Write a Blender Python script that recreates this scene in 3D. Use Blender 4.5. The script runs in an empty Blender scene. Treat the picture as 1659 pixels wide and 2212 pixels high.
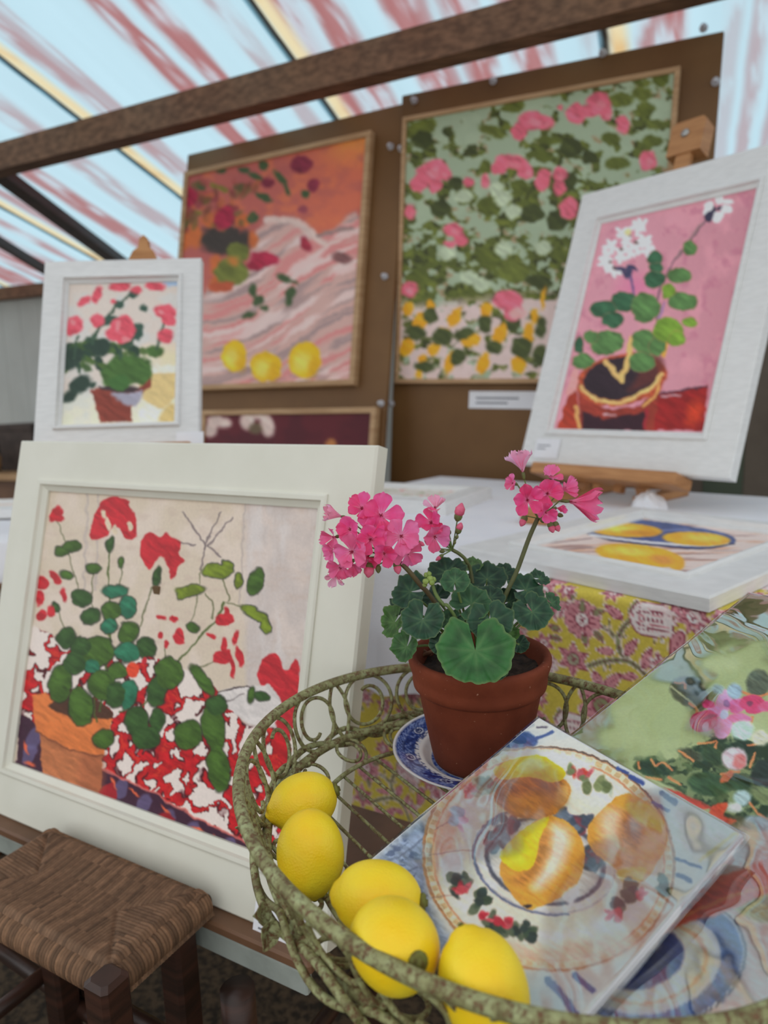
import bpy, math, random
import numpy as np
from mathutils import Vector, Matrix
random.seed(7); np.random.seed(7)
pi = math.pi
col = bpy.context.scene.collection
sc = bpy.context.scene

# ------------------------------------------------------------------ camera
CAM_H = 1.08
FPX = 1540.0
CAMM = np.array([[0.9996, -0.03, 0.0], [-0.005, -0.1674, 0.9859], [-0.0296, -0.9854, -0.1675]])  # camera (right, down, forward) to world
cam_data = bpy.data.cameras.new('camera')
cam = bpy.data.objects.new('camera', cam_data)
col.objects.link(cam)
cam_data.sensor_fit = 'VERTICAL'
cam_data.sensor_height = 36.0
cam_data.lens = 36.0 * FPX / 2212.0
cam_data.clip_start = 0.02
_r = Matrix(np.stack([CAMM[:, 0], -CAMM[:, 1], -CAMM[:, 2]], 1).tolist()).to_4x4()
_r.translation = (0, 0, CAM_H)
cam.matrix_world = _r
cam_data.dof.use_dof = True
cam_data.dof.focus_distance = 0.66
cam_data.dof.aperture_fstop = 4.6
sc.camera = cam

# ------------------------------------------------------------------ daylight: bright overcast sky
world = bpy.data.worlds.new('overcast_sky')
sc.world = world
world.use_nodes = True
bg = world.node_tree.nodes['Background']
bg.inputs['Color'].default_value = (0.96, 0.985, 1.0, 1)
bg.inputs['Strength'].default_value = 1.15
sc.view_settings.view_transform = 'Standard'
sc.view_settings.look = 'None'
sc.view_settings.exposure = 0.0
sc.view_settings.gamma = 1.0
sc.view_settings.use_curve_mapping = False

# ------------------------------------------------------------------ helpers: geometry of the view, used only to read sizes and places off the photograph
def V(*a): return np.array(a, float)
def unit(v): v = np.asarray(v, float); return v / np.linalg.norm(v)
CAMP = V(0, 0, CAM_H)
def rayw(x, y): return CAMM @ V((x - 829.5) / FPX, (y - 1106.0) / FPX, 1.0)
def at_z(x, y, z): r = rayw(x, y); return CAMP + r * ((z - CAM_H) / r[2])
def at_depth(x, y, d): return CAMP + rayw(x, y) * d
def at_plane(x, y, p, n): r = rayw(x, y); return CAMP + r * (((p - CAMP) @ n) / (r @ n))
def project(P):
    P = np.asarray(P, float); c = (P - CAMP) @ CAMM
    return 829.5 + FPX * c[..., 0] / c[..., 2], 1106.0 + FPX * c[..., 1] / c[..., 2]

# ------------------------------------------------------------------ helpers: objects
def tag(o, label=None, cat=None, group=None, kind=None):
    if label: o['label'] = label
    if cat: o['category'] = cat
    if group: o['group'] = group
    if kind: o['kind'] = kind
    return o
def empty(name, loc, label=None, cat=None, group=None, kind=None):
    o = bpy.data.objects.new(name, None); col.objects.link(o)
    o.location = tuple(float(v) for v in loc); o.empty_display_size = 0.05
    return tag(o, label, cat, group, kind)
def wloc(o):
    v = V(0, 0, 0)
    while o is not None: v = v + np.array(o.location); o = o.parent
    return v
def link_mesh(name, me, mat, parent=None, origin=None, smooth=False):
    o = bpy.data.objects.new(name, me); col.objects.link(o)
    if mat is not None: me.materials.append(mat)
    if parent is not None: o.parent = parent
    if origin is not None: o.location = tuple(origin)
    if smooth: me.polygons.foreach_set('use_smooth', [True] * len(me.polygons))
    return o
class MB:
    """collects shapes in world coordinates; build() links them as ONE mesh object"""
    def __init__(s): s.v = []; s.f = []
    def add(s, verts, faces):
        k = len(s.v); s.v += [tuple(map(float, p)) for p in verts]; s.f += [tuple(i + k for i in f) for f in faces]; return s
    def box(s, c, ax, ay, az, sx, sy, sz, bev=0.0):
        c = np.asarray(c, float); ax, ay, az = unit(ax), unit(ay), unit(az)
        if bev <= 0:
            vs = [c + ax * sx / 2 * i + ay * sy / 2 * j + az * sz / 2 * k for i in (-1, 1) for j in (-1, 1) for k in (-1, 1)]
            return s.add(vs, [(0, 1, 3, 2), (4, 6, 7, 5), (0, 4, 5, 1), (2, 3, 7, 6), (0, 2, 6, 4), (1, 5, 7, 3)])
        # chamfered box: octagon section swept along az, with end chamfers
        b = bev; hx, hy, hz = sx / 2, sy / 2, sz / 2
        def ring(ix, iy, z): 
            x, y = hx - ix, hy - iy
            return [c + ax * px_ + ay * py_ + az * z for px_, py_ in ((x - b, -y), (x, -y + b), (x, y - b), (x - b, y), (-x + b, y), (-x, y - b), (-x, -y + b), (-x + b, -y))]
        vs = ring(b, b, -hz) + ring(0, 0, -hz + b) + ring(0, 0, hz - b) + ring(b, b, hz)
        fs = [tuple(range(7, -1, -1)), tuple(range(24, 32))]
        for k in range(3):
            for i in range(8): fs.append((k * 8 + i, k * 8 + (i + 1) % 8, k * 8 + 8 + (i + 1) % 8, k * 8 + 8 + i))
        return s.add(vs, fs)
    def bar(s, p, q, wx, wy, upv=(0, 0, 1), bev=0.0):
        p, q = np.asarray(p, float), np.asarray(q, float); d = q - p; L = np.linalg.norm(d); d = d / L
        x = np.cross(d, np.asarray(upv, float))
        if np.linalg.norm(x) < 1e-4: x = np.cross(d, V(1, 0, 0))
        x = unit(x); y = np.cross(x, d)
        return s.box((p + q) / 2, x, y, d, wx, wy, L, bev)
    def tube(s, pts, r, seg=8, closed=False, cap=True):
        pts = np.asarray(pts, float); n = len(pts)
        rr = np.full(n, r) if np.isscalar(r) else np.asarray(r, float)
        if closed: T = np.roll(pts, -1, 0) - np.roll(pts, 1, 0)
        else: T = np.gradient(pts, axis=0)
        T /= np.linalg.norm(T, axis=1)[:, None] + 1e-12
        nv = np.cross(T[0], V(0, 0, 1)); 
        if np.linalg.norm(nv) < .1: nv = np.cross(T[0], V(1, 0, 0))
        nv = unit(nv); rings = []
        for i in range(n):
            nv = nv - (nv @ T[i]) * T[i]; nv = unit(nv); b = np.cross(T[i], nv)
            rings += [pts[i] + rr[i] * (math.cos(a) * nv + math.sin(a) * b) for a in (2 * pi * k / seg for k in range(seg))]
        fs = []; m = n if closed else n - 1
        for i in range(m):
            j = (i + 1) % n
            for k in range(seg): fs.append((i * seg + k, i * seg + (k + 1) % seg, j * seg + (k + 1) % seg, j * seg + k))
        if cap and not closed: fs += [tuple(range(seg - 1, -1, -1)), tuple((n - 1) * seg + k for k in range(seg))]
        return s.add(rings, fs)
    def lathe(s, c, prof, seg=32, axis=(0, 0, 1), capb=True, capt=True):
        az = unit(axis); ax = np.cross(az, V(0, 1, 0)); 
        if np.linalg.norm(ax) < .1: ax = np.cross(az, V(1, 0, 0))
        ax = unit(ax); ay = np.cross(az, ax); c = np.asarray(c, float)
        vs = [c + az * z + r * (math.cos(2 * pi * k / seg) * ax + math.sin(2 * pi * k / seg) * ay) for r, z in prof for k in range(seg)]
        fs = []
        for i in range(len(prof) - 1):
            for k in range(seg): fs.append((i * seg + k, i * seg + (k + 1) % seg, (i + 1) * seg + (k + 1) % seg, (i + 1) * seg + k))
        if capb: fs.append(tuple(range(seg - 1, -1, -1)))
        if capt: fs.append(tuple((len(prof) - 1) * seg + k for k in range(seg)))
        return s.add(vs, fs)
    def prism(s, poly, d):
        """poly: list of 3d points (one planar ring); extruded by vector d"""
        n = len(poly); poly = [np.asarray(p, float) for p in poly]; d = np.asarray(d, float)
        return s.add(poly + [p + d for p in poly], [tuple(range(n - 1, -1, -1)), tuple(range(n, 2 * n))] + [(i, (i + 1) % n, n + (i + 1) % n, n + i) for i in range(n)])
    def build(s, name, mat, parent=None, smooth=False, label=None, kind=None):
        o0 = wloc(parent) if parent is not None else V(0, 0, 0)
        vs = np.array(s.v)
        org = None
        if parent is None:
            org = V(*( (vs.min(0) + vs.max(0)) / 2)); org[2] = vs[:, 2].min(); o0 = org
        me = bpy.data.meshes.new(name)
        me.from_pydata((vs - o0).tolist(), [], s.f); me.validate(); 
        o = link_mesh(name, me, mat, parent, org, smooth)
        if label: o['label'] = label
        if kind: o['kind'] = kind
        return o
def grid_mesh(name, P, mat, parent=None, colr=None, smooth=True, gain=1.0, flip=False, warm=True):
    """P: (ny, nx, 3) world points; colr: (ny, nx, 3) sRGB 0..255"""
    ny, nx = P.shape[:2]; o0 = wloc(parent) if parent is not None else V(0, 0, 0); org = None
    if parent is None: org = P.reshape(-1, 3).mean(0); org[2] = P[..., 2].min(); o0 = org
    me = bpy.data.meshes.new(name); me.vertices.add(ny * nx)
    me.vertices.foreach_set('co', (P.reshape(-1, 3) - o0).astype(np.float32).ravel())
    idx = np.arange(ny * nx).reshape(ny, nx)
    q = np.stack([idx[:-1, :-1], idx[1:, :-1], idx[1:, 1:], idx[:-1, 1:]], -1).reshape(-1, 4)
    if flip: q = q[:, ::-1]
    nq = len(q); me.loops.add(nq * 4); me.polygons.add(nq)
    me.loops.foreach_set('vertex_index', q.ravel().astype(np.int32))
    me.polygons.foreach_set('loop_start', np.arange(0, nq * 4, 4, dtype=np.int32))
    me.update(calc_edges=True)
    if colr is not None: put_col(me, colr, gain, warm)
    if smooth: me.polygons.foreach_set('use_smooth', np.ones(nq, bool))
    return link_mesh(name, me, mat, parent, org)
def put_col(me, colr, gain=1.0, warm=True):
    c = np.clip(np.asarray(colr, float).reshape(-1, 3) / 255.0, 0, 1)
    lin = np.where(c <= .04045, c / 12.92, ((c + .055) / 1.055) ** 2.4)
    lin = np.clip(lin * gain * (np.array([1.05, 1.0, .95]) if warm else 1.0), 0, .93)
    a = me.color_attributes.new('Col', 'FLOAT_COLOR', 'POINT')
    a.data.foreach_set('color', np.concatenate([lin, np.ones((len(lin), 1))], 1).astype(np.float32).ravel())
def s2l(c):
    return tuple((v / 255 / 12.92 if v / 255 <= .04045 else ((v / 255 + .055) / 1.055) ** 2.4) for v in c)

# ------------------------------------------------------------------ helpers: procedural materials
def nodes_of(name):
    m = bpy.data.materials.new(name); m.use_nodes = True; nt = m.node_tree
    return m, nt, nt.nodes['Principled BSDF'], nt.nodes['Material Output']
def mat_plain(name, c, c2=None, scale=20, rough=.6, bump=0, bscale=80, stretch=(1, 1, 1), spec=.4, metal=0, thr=(.35, .65), detail=4, trans=0):
    """two-tone noise colour with noise bump; c, c2 are linear-from-sRGB triples 0..255"""
    m, nt, b, out = nodes_of(name); L = nt.links
    tc = nt.nodes.new('ShaderNodeTexCoord'); mp = nt.nodes.new('ShaderNodeMapping'); mp.inputs['Scale'].default_value = stretch
    L.new(tc.outputs['Object'], mp.inputs['Vector'])
    n = nt.nodes.new('ShaderNodeTexNoise'); n.inputs['Scale'].default_value = scale; n.inputs['Detail'].default_value = detail
    L.new(mp.outputs['Vector'], n.inputs['Vector'])
    r = nt.nodes.new('ShaderNodeValToRGB'); e = r.color_ramp.elements
    e[0].position, e[1].position = thr; e[0].color = (*s2l(c), 1); e[1].color = (*s2l(c2 or c), 1)
    L.new(n.outputs['Fac'], r.inputs['Fac']); L.new(r.outputs['Color'], b.inputs['Base Color'])
    b.inputs['Roughness'].default_value = rough; b.inputs['Specular IOR Level'].default_value = spec; b.inputs['Metallic'].default_value = metal
    if bump:
        n2 = nt.nodes.new('ShaderNodeTexNoise'); n2.inputs['Scale'].default_value = bscale; n2.inputs['Detail'].default_value = 6
        L.new(mp.outputs['Vector'], n2.inputs['Vector'])
        bp = nt.nodes.new('ShaderNodeBump'); bp.inputs['Strength'].default_value = bump; bp.inputs['Distance'].default_value = .003
        L.new(n2.outputs['Fac'], bp.inputs['Height']); L.new(bp.outputs['Normal'], b.inputs['Normal'])
    return m
def mat_col(name, rough=.55, spec=.35, bump=0, bscale=200, vary=.0, vscale=60, translucent=0, stretch=(1, 1, 1)):
    """colour from the mesh's own computed colour attribute, with noise variation and bump"""
    m, nt, b, out = nodes_of(name); L = nt.links
    at = nt.nodes.new('ShaderNodeVertexColor'); at.layer_name = 'Col'; src = at.outputs['Color']
    tc = nt.nodes.new('ShaderNodeTexCoord'); mp = nt.nodes.new('ShaderNodeMapping'); mp.inputs['Scale'].default_value = stretch
    L.new(tc.outputs['Object'], mp.inputs['Vector'])
    if vary:
        n = nt.nodes.new('ShaderNodeTexNoise'); n.inputs['Scale'].default_value = vscale; n.inputs['Detail'].default_value = 5
        L.new(mp.outputs['Vector'], n.inputs['Vector'])
        mr = nt.nodes.new('ShaderNodeMapRange'); mr.inputs['From Min'].default_value = .25; mr.inputs['From Max'].default_value = .75
        mr.inputs['To Min'].default_value = 1 - vary; mr.inputs['To Max'].default_value = 1 + vary
        L.new(n.outputs['Fac'], mr.inputs['Value'])
        mx = nt.nodes.new('ShaderNodeMix'); mx.data_type = 'RGBA'; mx.blend_type = 'MULTIPLY'; mx.inputs[0].default_value = 1
        L.new(src, mx.inputs[6]); L.new(mr.outputs['Result'], mx.inputs[7]); src = mx.outputs[2]
    L.new(src, b.inputs['Base Color'])
    b.inputs['Roughness'].default_value = rough; b.inputs['Specular IOR Level'].default_value = spec
    if bump:
        n2 = nt.nodes.new('ShaderNodeTexNoise'); n2.inputs['Scale'].default_value = bscale; n2.inputs['Detail'].default_value = 5
        L.new(mp.outputs['Vector'], n2.inputs['Vector'])
        bp = nt.nodes.new('ShaderNodeBump'); bp.inputs['Strength'].default_value = bump; bp.inputs['Distance'].default_value = .002
        L.new(n2.outputs['Fac'], bp.inputs['Height']); L.new(bp.outputs['Normal'], b.inputs['Normal'])
    if translucent:
        t = nt.nodes.new('ShaderNodeBsdfTranslucent'); L.new(src, t.inputs['Color'])
        ms = nt.nodes.new('ShaderNodeMixShader'); ms.inputs[0].default_value = translucent
        L.new(b.outputs[0], ms.inputs[1]); L.new(t.outputs[0], ms.inputs[2]); L.new(ms.outputs[0], out.inputs['Surface'])
    return m
M = {}
M['white'] = mat_plain('white_painted_wood', (234, 234, 232), (226, 226, 224), 30, .5, .15, 60, (1, 1, 6))
M['cream'] = mat_plain('cream_painted_wood', (228, 226, 212), (223, 221, 206), 12, .5, .06, 60)
M['pale_wood'] = mat_plain('pale_wood', (196, 160, 120), (176, 138, 98), 8, .55, .1, 60, (1, 1, 8))
M['easel'] = mat_plain('beech_wood', (196, 142, 92), (172, 118, 72), 9, .45, .08, 60, (1, 1, 10))
M['dark_wood'] = mat_plain('dark_stained_wood', (44, 30, 24), (70, 44, 34), 10, .4, .1, 60, (1, 1, 8))
M['beam'] = mat_plain('weathered_beam', (136, 102, 78), (100, 74, 56), 9, .8, .4, 40, (1, 6, 6))
M['hardboard'] = mat_plain('brown_hardboard', (124, 88, 48), (108, 74, 38), 3, .5, .05, 90)
M['canvas'] = mat_col('oil_paint', .5, .35, .2, 200, .05, 260)
M['print'] = mat_col('matt_print', .55, .3, 0, 200, .05, 300)
M['fabric'] = mat_col('printed_cotton', .85, .15, .3, 700, .10, 220)
M['white_cloth'] = mat_plain('white_cotton', (247, 247, 250), (240, 241, 246), 8, .9, .4, 120)
M['paper'] = mat_plain('white_paper', (240, 240, 243), (236, 236, 240), 20, .7)
M['print_ink'] = mat_plain('grey_ink', (120, 122, 130), None, 10, .7)
M['metal'] = mat_plain('zinc_metal', (190, 190, 185), (150, 150, 148), 40, .35, 0, 80, metal=.8)
M['pin'] = mat_plain('clear_plastic', (200, 200, 205), None, 40, .3)
M['floor'] = mat_plain('speckled_carpet', (84, 70, 54), (44, 38, 30), 60, .95, .6, 150, thr=(.42, .6))
M['backing'] = mat_plain('brown_backing_paper', (120, 95, 68), (110, 86, 60), 20, .8)

# ------------------------------------------------------------------ helpers: painting on a fine grid (numpy)
_tab = [np.random.RandomState(s).rand(256, 256) for s in range(12)]
def vnoise(x, y, seed=0):
    t = _tab[seed % 12]; xi = np.floor(x).astype(int); yi = np.floor(y).astype(int); fx = x - xi; fy = y - yi
    fx = fx * fx * (3 - 2 * fx); fy = fy * fy * (3 - 2 * fy); xi &= 255; yi &= 255; x1 = (xi + 1) & 255; y1 = (yi + 1) & 255
    return (t[yi, xi] * (1 - fx) + t[yi, x1] * fx) * (1 - fy) + (t[y1, xi] * (1 - fx) + t[y1, x1] * fx) * fy
def fbm(x, y, seed=0, o=3):
    r = 0; a = .5; tot = 0
    for k in range(o): r = r + a * vnoise(x * 2 ** k + 17 * k, y * 2 ** k + 5 * k, seed + k); tot += a; a *= .5
    return r / tot
def smooth_ring(p, n=6):
    p = np.asarray(p, float); out = []
    m = len(p)
    for i in range(m):
        a, b, c, d = p[i - 1], p[i], p[(i + 1) % m], p[(i + 2) % m]
        for k in range(n):
            t = k / n; out.append(.5 * (2 * b + (c - a) * t + (2 * a - 5 * b + 4 * c - d) * t * t + (3 * b - a - 3 * c + d) * t ** 3))
    return np.array(out)
def smooth_line(p, n=8):
    p = np.asarray(p, float)
    if len(p) < 3: return p
    q = np.vstack([2 * p[0] - p[1], p, 2 * p[-1] - p[-2]]); out = []
    for i in range(1, len(q) - 2):
        a, b, c, d = q[i - 1], q[i], q[i + 1], q[i + 2]
        for k in range(n):
            t = k / n; out.append(.5 * (2 * b + (c - a) * t + (2 * a - 5 * b + 4 * c - d) * t * t + (3 * b - a - 3 * c + d) * t ** 3))
    return np.array(out + [p[-1]])
class Canvas:
    """paint layer; X, Y are the coordinates each grid vertex has in the drawing frame"""
    def __init__(s, X, Y, base, warp=0, wscale=20):
        s.shape = X.shape; s.X = X.ravel().copy(); s.Y = Y.ravel().copy(); s.c = np.tile(np.array(base, float), (s.X.size, 1))
        s.warp = warp; s.ws = wscale; s.frame(0, 0, 1)
    def frame(s, ox, oy, sc_):
        s.x = (s.X - ox) * sc_; s.y = (s.Y - oy) * sc_; s.k = sc_
        if s.warp:
            w = s.ws * sc_; a = s.warp * sc_
            s.x = s.x + a * (fbm(s.x / w, s.y / w, 1) - .5) * 2; s.y = s.y + a * (fbm(s.x / w + 40, s.y / w + 9, 2) - .5) * 2
        return s
    def mix(s, sel, al, c, var=.0, vs=12):
        c = np.array(c, float)
        if var:
            xx, yy = s.x[sel] / (vs * s.k), s.y[sel] / (vs * s.k); n = 1 + var * 1.5 * (fbm((xx * .82 + yy * .57) * .45, (yy * .82 - xx * .57) * 2.0, 3) - .5); cc = c[None] * n[:, None]
        else: cc = c[None]
        s.c[sel] = s.c[sel] * (1 - al[:, None]) + cc * al[:, None]
    def _box(s, x0, x1, y0, y1): return np.nonzero((s.x > x0) & (s.x < x1) & (s.y > y0) & (s.y < y1))[0]
    def ell(s, cx, cy, rx, ry, c, ang=0, soft=None, var=.12, op=1.0):
        soft = soft if soft is not None else 3 * s.k; R = max(rx, ry) + soft
        i = s._box(cx - R, cx + R, cy - R, cy + R)
        if not len(i): return s
        a = math.radians(ang); dx = s.x[i] - cx; dy = s.y[i] - cy
        u = (dx * math.cos(a) + dy * math.sin(a)) / rx; v = (-dx * math.sin(a) + dy * math.cos(a)) / ry
        d = (np.sqrt(u * u + v * v) - 1) * min(rx, ry)
        s.mix(i, np.clip(.5 - d / soft, 0, 1) * op, c, var); return s
    def ring(s, cx, cy, rx, ry, w, c, ang=0, soft=None, var=.1, op=1.0, a0=None, a1=None, dash=None):
        soft = soft if soft is not None else 2 * s.k; R = max(rx, ry) + w + soft
        i = s._box(cx - R, cx + R, cy - R, cy + R)
        if not len(i): return s
        a = math.radians(ang); dx = s.x[i] - cx; dy = s.y[i] - cy
        u = (dx * math.cos(a) + dy * math.sin(a)) / rx; v = (-dx * math.sin(a) + dy * math.cos(a)) / ry
        d = abs(np.sqrt(u * u + v * v) - 1) * (rx + ry) / 2 - w / 2
        al = np.clip(.5 - d / soft, 0, 1) * op; th = np.degrees(np.arctan2(v, u)) % 360
        if a0 is not None: al = al * (((th - a0) % 360) < ((a1 - a0) % 360))
        if dash: al = al * np.clip((np.sin(np.radians(th) * dash) + .45) * 3, 0, 1)
        s.mix(i, al, c, var); return s
    def poly(s, pts, c, soft=None, var=.12, op=1.0, smooth=True):
        soft = soft if soft is not None else 3 * s.k; p = smooth_ring(pts, 4) if smooth else np.asarray(pts, float)
        lo, hi = p.min(0) - soft, p.max(0) + soft; i = s._box(lo[0], hi[0], lo[1], hi[1])
        if not len(i): return s
        x, y = s.x[i], s.y[i]; dmin = np.full(len(i), 1e9); ins = np.zeros(len(i), bool)
        for k in range(len(p)):
            a, b = p[k - 1], p[k]; e = b - a; L = e @ e + 1e-9
            t = np.clip(((x - a[0]) * e[0] + (y - a[1]) * e[1]) / L, 0, 1)
            dmin = np.minimum(dmin, (x - a[0] - t * e[0]) ** 2 + (y - a[1] - t * e[1]) ** 2)
            cr = (a[1] > y) != (b[1] > y)
            if e[1] != 0: ins ^= cr & (x < a[0] + e[0] * (y - a[1]) / e[1])
        d = np.sqrt(dmin); d = np.where(ins, -d, d)
        s.mix(i, np.clip(.5 - d / soft, 0, 1) * op, c, var); return s
    def line(s, pts, w, c, soft=None, var=.1, op=1.0, w2=None):
        soft = soft if soft is not None else 2.5 * s.k; p = smooth_line(pts, 5)
        lo, hi = p.min(0) - soft - w, p.max(0) + soft + w; i = s._box(lo[0], hi[0], lo[1], hi[1])
        if not len(i): return s
        x, y = s.x[i], s.y[i]; d = np.full(len(i), 1e9); n = len(p) - 1
        for k in range(n):
            a, b = p[k], p[k + 1]; e = b - a; L = e @ e + 1e-9
            t = np.clip(((x - a[0]) * e[0] + (y - a[1]) * e[1]) / L, 0, 1)
            ww = w if w2 is None else w + (w2 - w) * (k + .5) / n
            d = np.minimum(d, np.sqrt((x - a[0] - t * e[0]) ** 2 + (y - a[1] - t * e[1]) ** 2) - ww / 2)
        s.mix(i, np.clip(.5 - d / soft, 0, 1) * op, c, var); return s
    def wash(s, c, mask, op=1.0, var=0.): 
        m = np.clip(np.asarray(mask, float), 0, 1) * op; i = np.nonzero(m > .003)[0]; s.mix(i, m[i], c, var); return s
    def mask_poly(s, pts, soft=4):
        t = s.c.copy(); s.c[:] = 0; s.poly(pts, (1, 1, 1), soft * s.k, 0); m = s.c[:, 0].copy(); s.c = t; return m
    def n(s, sx, sy=None, seed=0, o=3): return fbm(s.x / sx, s.y / (sy or sx), seed, o)
    def out(s): return np.clip(s.c, 0, 255).reshape(*s.shape, 3)
def dabs(c, pts, cols, r0, seed, soft=None, op=.95):
    rs = np.random.RandomState(seed)
    for x, y, rx, ry, n_ in pts:
        for k in range(n_):
            c.ell(x + rx * rs.randn() * .5, y + ry * rs.randn() * .5, r0 * (.6 + .8 * rs.rand()), r0 * (.4 + .5 * rs.rand()), cols[rs.randint(len(cols))], rs.rand() * 180, soft, .2, op)
def plane_grid(c, ex, ey, w, h, nx, ny):
    """flat grid: c centre, ex right, ey down"""
    u = np.linspace(-.5, .5, nx)[None, :, None]; v = np.linspace(-.5, .5, ny)[:, None, None]
    return np.asarray(c)[None, None] + u * w * ex + v * h * ey

# ------------------------------------------------------------------ the shed: floor, translucent roof, back wall
RU = V(.381, .9245, 0); RL = V(.9245, -.381, 0); RS = .259          # roof: down-slope axis, lateral axis, fall
def roof_pt(lat, u, off=0.0): return RL * lat + RU * u + V(0, 0, 1.90 + RS * (3.79 - u) + off)
fl = MB(); fl.add([(-9, -6, 0), (9, -6, 0), (9, 9, 0), (-9, 9, 0)], [(0, 1, 2, 3)])
tag(fl.build('floor', M['floor']), 'brown speckled carpet covering the ground of the shed', None, None, 'structure')

def mat_roof():
    m, nt, b, out = nodes_of('stained_corrugated_plastic'); L = nt.links
    at = nt.nodes.new('ShaderNodeVertexColor'); at.layer_name = 'Col'
    tr = nt.nodes.new('ShaderNodeBsdfTransparent'); L.new(at.outputs['Color'], tr.inputs['Color'])
    tl = nt.nodes.new('ShaderNodeBsdfTranslucent'); L.new(at.outputs['Color'], tl.inputs['Color'])
    df = nt.nodes.new('ShaderNodeBsdfDiffuse'); L.new(at.outputs['Color'], df.inputs['Color'])
    m1 = nt.nodes.new('ShaderNodeMixShader'); m1.inputs[0].default_value = .35
    L.new(tl.outputs[0], m1.inputs[1]); L.new(df.outputs[0], m1.inputs[2])
    m2 = nt.nodes.new('ShaderNodeMixShader'); m2.inputs[0].default_value = .12
    L.new(tr.outputs[0], m2.inputs[1]); L.new(m1.outputs[0], m2.inputs[2]); L.new(m2.outputs[0], out.inputs['Surface'])
    return m
M['roof'] = mat_roof()
ceiling = empty('ceiling', (0, 0, 0), 'sloping corrugated translucent plastic roof with rust coloured streaks', None, None, 'structure')
SHEET = 1.04
BANDS = [(-2.62, .05, .35), (-2.93, .05, .75), (-2.20, .03, .5), (-2.13, .02, .35), (-1.78, .035, .85), (-1.63, .035, .9), (-1.42, .03, .3), (-1.22, .035, .9), (-1.09, .04, .85), (-.86, .04, 1), (-.80, .025, .5), (-.68, .04, 1),
         (-.50, .045, 1), (-.30, .03, .15), (-.12, .03, .6), (-.05, .025, 1), (.12, .02, .2), (.2, .02, .35), (.29, .02, .35), (-3.25, .03, .5), (-3.55, .03, .5), (-3.9, .05, .6), (-4.2, .04, .5), (.55, .04, .7), (.8, .05, .6)]
rngb = np.random.RandomState(3)
for k in range(-7, 4):
    lat0 = -1.31 + 1.045 * k; nw = 14; nx = nw * 8 + 1; ny = 90
    t = np.linspace(-.02, 1.0, nx); lat = lat0 + t * 1.045; u = np.linspace(-.25, 3.86, ny)
    LA, UU = np.meshgrid(lat, u)
    hgt = .004 * np.cos((LA - lat0) / 1.045 * 2 * pi * nw)
    off = hgt + np.where(np.arange(nx)[None, :] < 4, .004, 0)
    P = LA[..., None] * RL + UU[..., None] * RU; P[..., 2] = 1.90 + RS * (3.79 - UU) + off
    c = np.tile(np.array([190., 219., 230.]), (ny, nx, 1)); c *= (1 + .05 * (fbm(LA * 12, UU * .8, 4) - .5))[..., None]
    wob = .02 * (fbm(LA * 3, UU * 3.5, 5) - .5)
    bands = list(BANDS)
    if lat0 < -4 or lat0 > .7: bands += [(lat0 + q, .035, .8) for q in rngb.rand(5) * 1.0]
    for b0, bw, bs in bands:
        m = np.clip(1.6 - np.abs(LA + wob - b0) / (bw * 1.15), 0, 1) * min(1, bs * 1.15)
        bl = np.clip((fbm(LA * 30, UU * 7, 6) - .30) * 4.2, .15, 1); m = np.clip(m * bl, 0, 1)[..., None]
        c = c * (1 - m) + np.array([154., 88., 86.]) * m
        m2 = np.clip(1 - np.abs(LA + wob - b0) / (bw * 2.2), 0, 1) * bs * .35; m2 = m2[..., None]
        c = c * (1 - m2) + np.array([222., 196., 204.]) * m2
    q = LA - lat0
    ym = (np.clip(1.3 - np.abs(q - .04 - .015 * (fbm(LA, UU * 4, 7) - .5)) / .035, 0, 1))[..., None]
    oc = np.clip((fbm(LA * 20, UU * 7, 8) - .5) * 4, 0, 1)[..., None]
    c = c * (1 - ym) + (np.array([228., 212., 172.]) * (1 - oc * .5) + np.array([214., 160., 96.]) * oc * .5) * ym
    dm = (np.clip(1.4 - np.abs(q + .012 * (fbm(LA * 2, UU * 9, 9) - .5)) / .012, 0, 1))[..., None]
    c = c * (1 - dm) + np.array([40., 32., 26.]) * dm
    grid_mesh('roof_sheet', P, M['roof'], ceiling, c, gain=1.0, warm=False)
b_ = MB(); b_.bar(roof_pt(-6.5, 2.72, -.075), roof_pt(1.5, 2.31, -.075), .085, .11); b_.build('purlin', M['beam'], ceiling)
b_ = MB(); b_.bar(roof_pt(-6.5, 3.80, -.07), roof_pt(3.4, 3.80, -.07), .07, .08); b_.build('purlin', M['beam'], ceiling)
b_ = MB(); b_.bar(roof_pt(-6.5, .4, -.075), roof_pt(3.4, .4, -.075), .085, .11); b_.build('purlin', M['beam'], ceiling)
for lat, wdt in ((-3.09, .085), (-3.68, .04), (-4.6, .06)):
    b_ = MB(); b_.bar(roof_pt(lat + .10, 2.58, -.05), roof_pt(lat - .12, 3.8, -.05), wdt, .05); b_.build('rafter', M['dark_wood'], ceiling)

# back wall: white painted boards on the left, brown and green boards on the right
WALLU = 3.86
wall = empty('wall_back', RU * WALLU, 'back wall of painted boards under the eave of the roof', None, None, 'structure')
wm = {'white': mat_plain('wall_white_boards', (196, 198, 192), (186, 188, 182), 3, .8, .1), 'brown': mat_plain('wall_brown_boards', (128, 116, 102), (112, 100, 88), 5, .8, .1), 'green': mat_plain('wall_green_board', (100, 110, 92), (90, 100, 84), 5, .8, .1)}
lat = -6.5
while lat < 3.2:
    kind = 'white' if lat < -1.0 else ('green' if .02 <= lat < .19 else 'brown')
    wd = .18 if kind != 'brown' else .21
    p = RL * (lat + wd / 2) + RU * (WALLU + .02)
    b_ = MB(); b_.box(V(p[0], p[1], .93), RL, RU, V(0, 0, 1), wd - .0004, .03, 1.86, .003); b_.build('wall_board', wm[kind], wall); lat += wd

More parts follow.
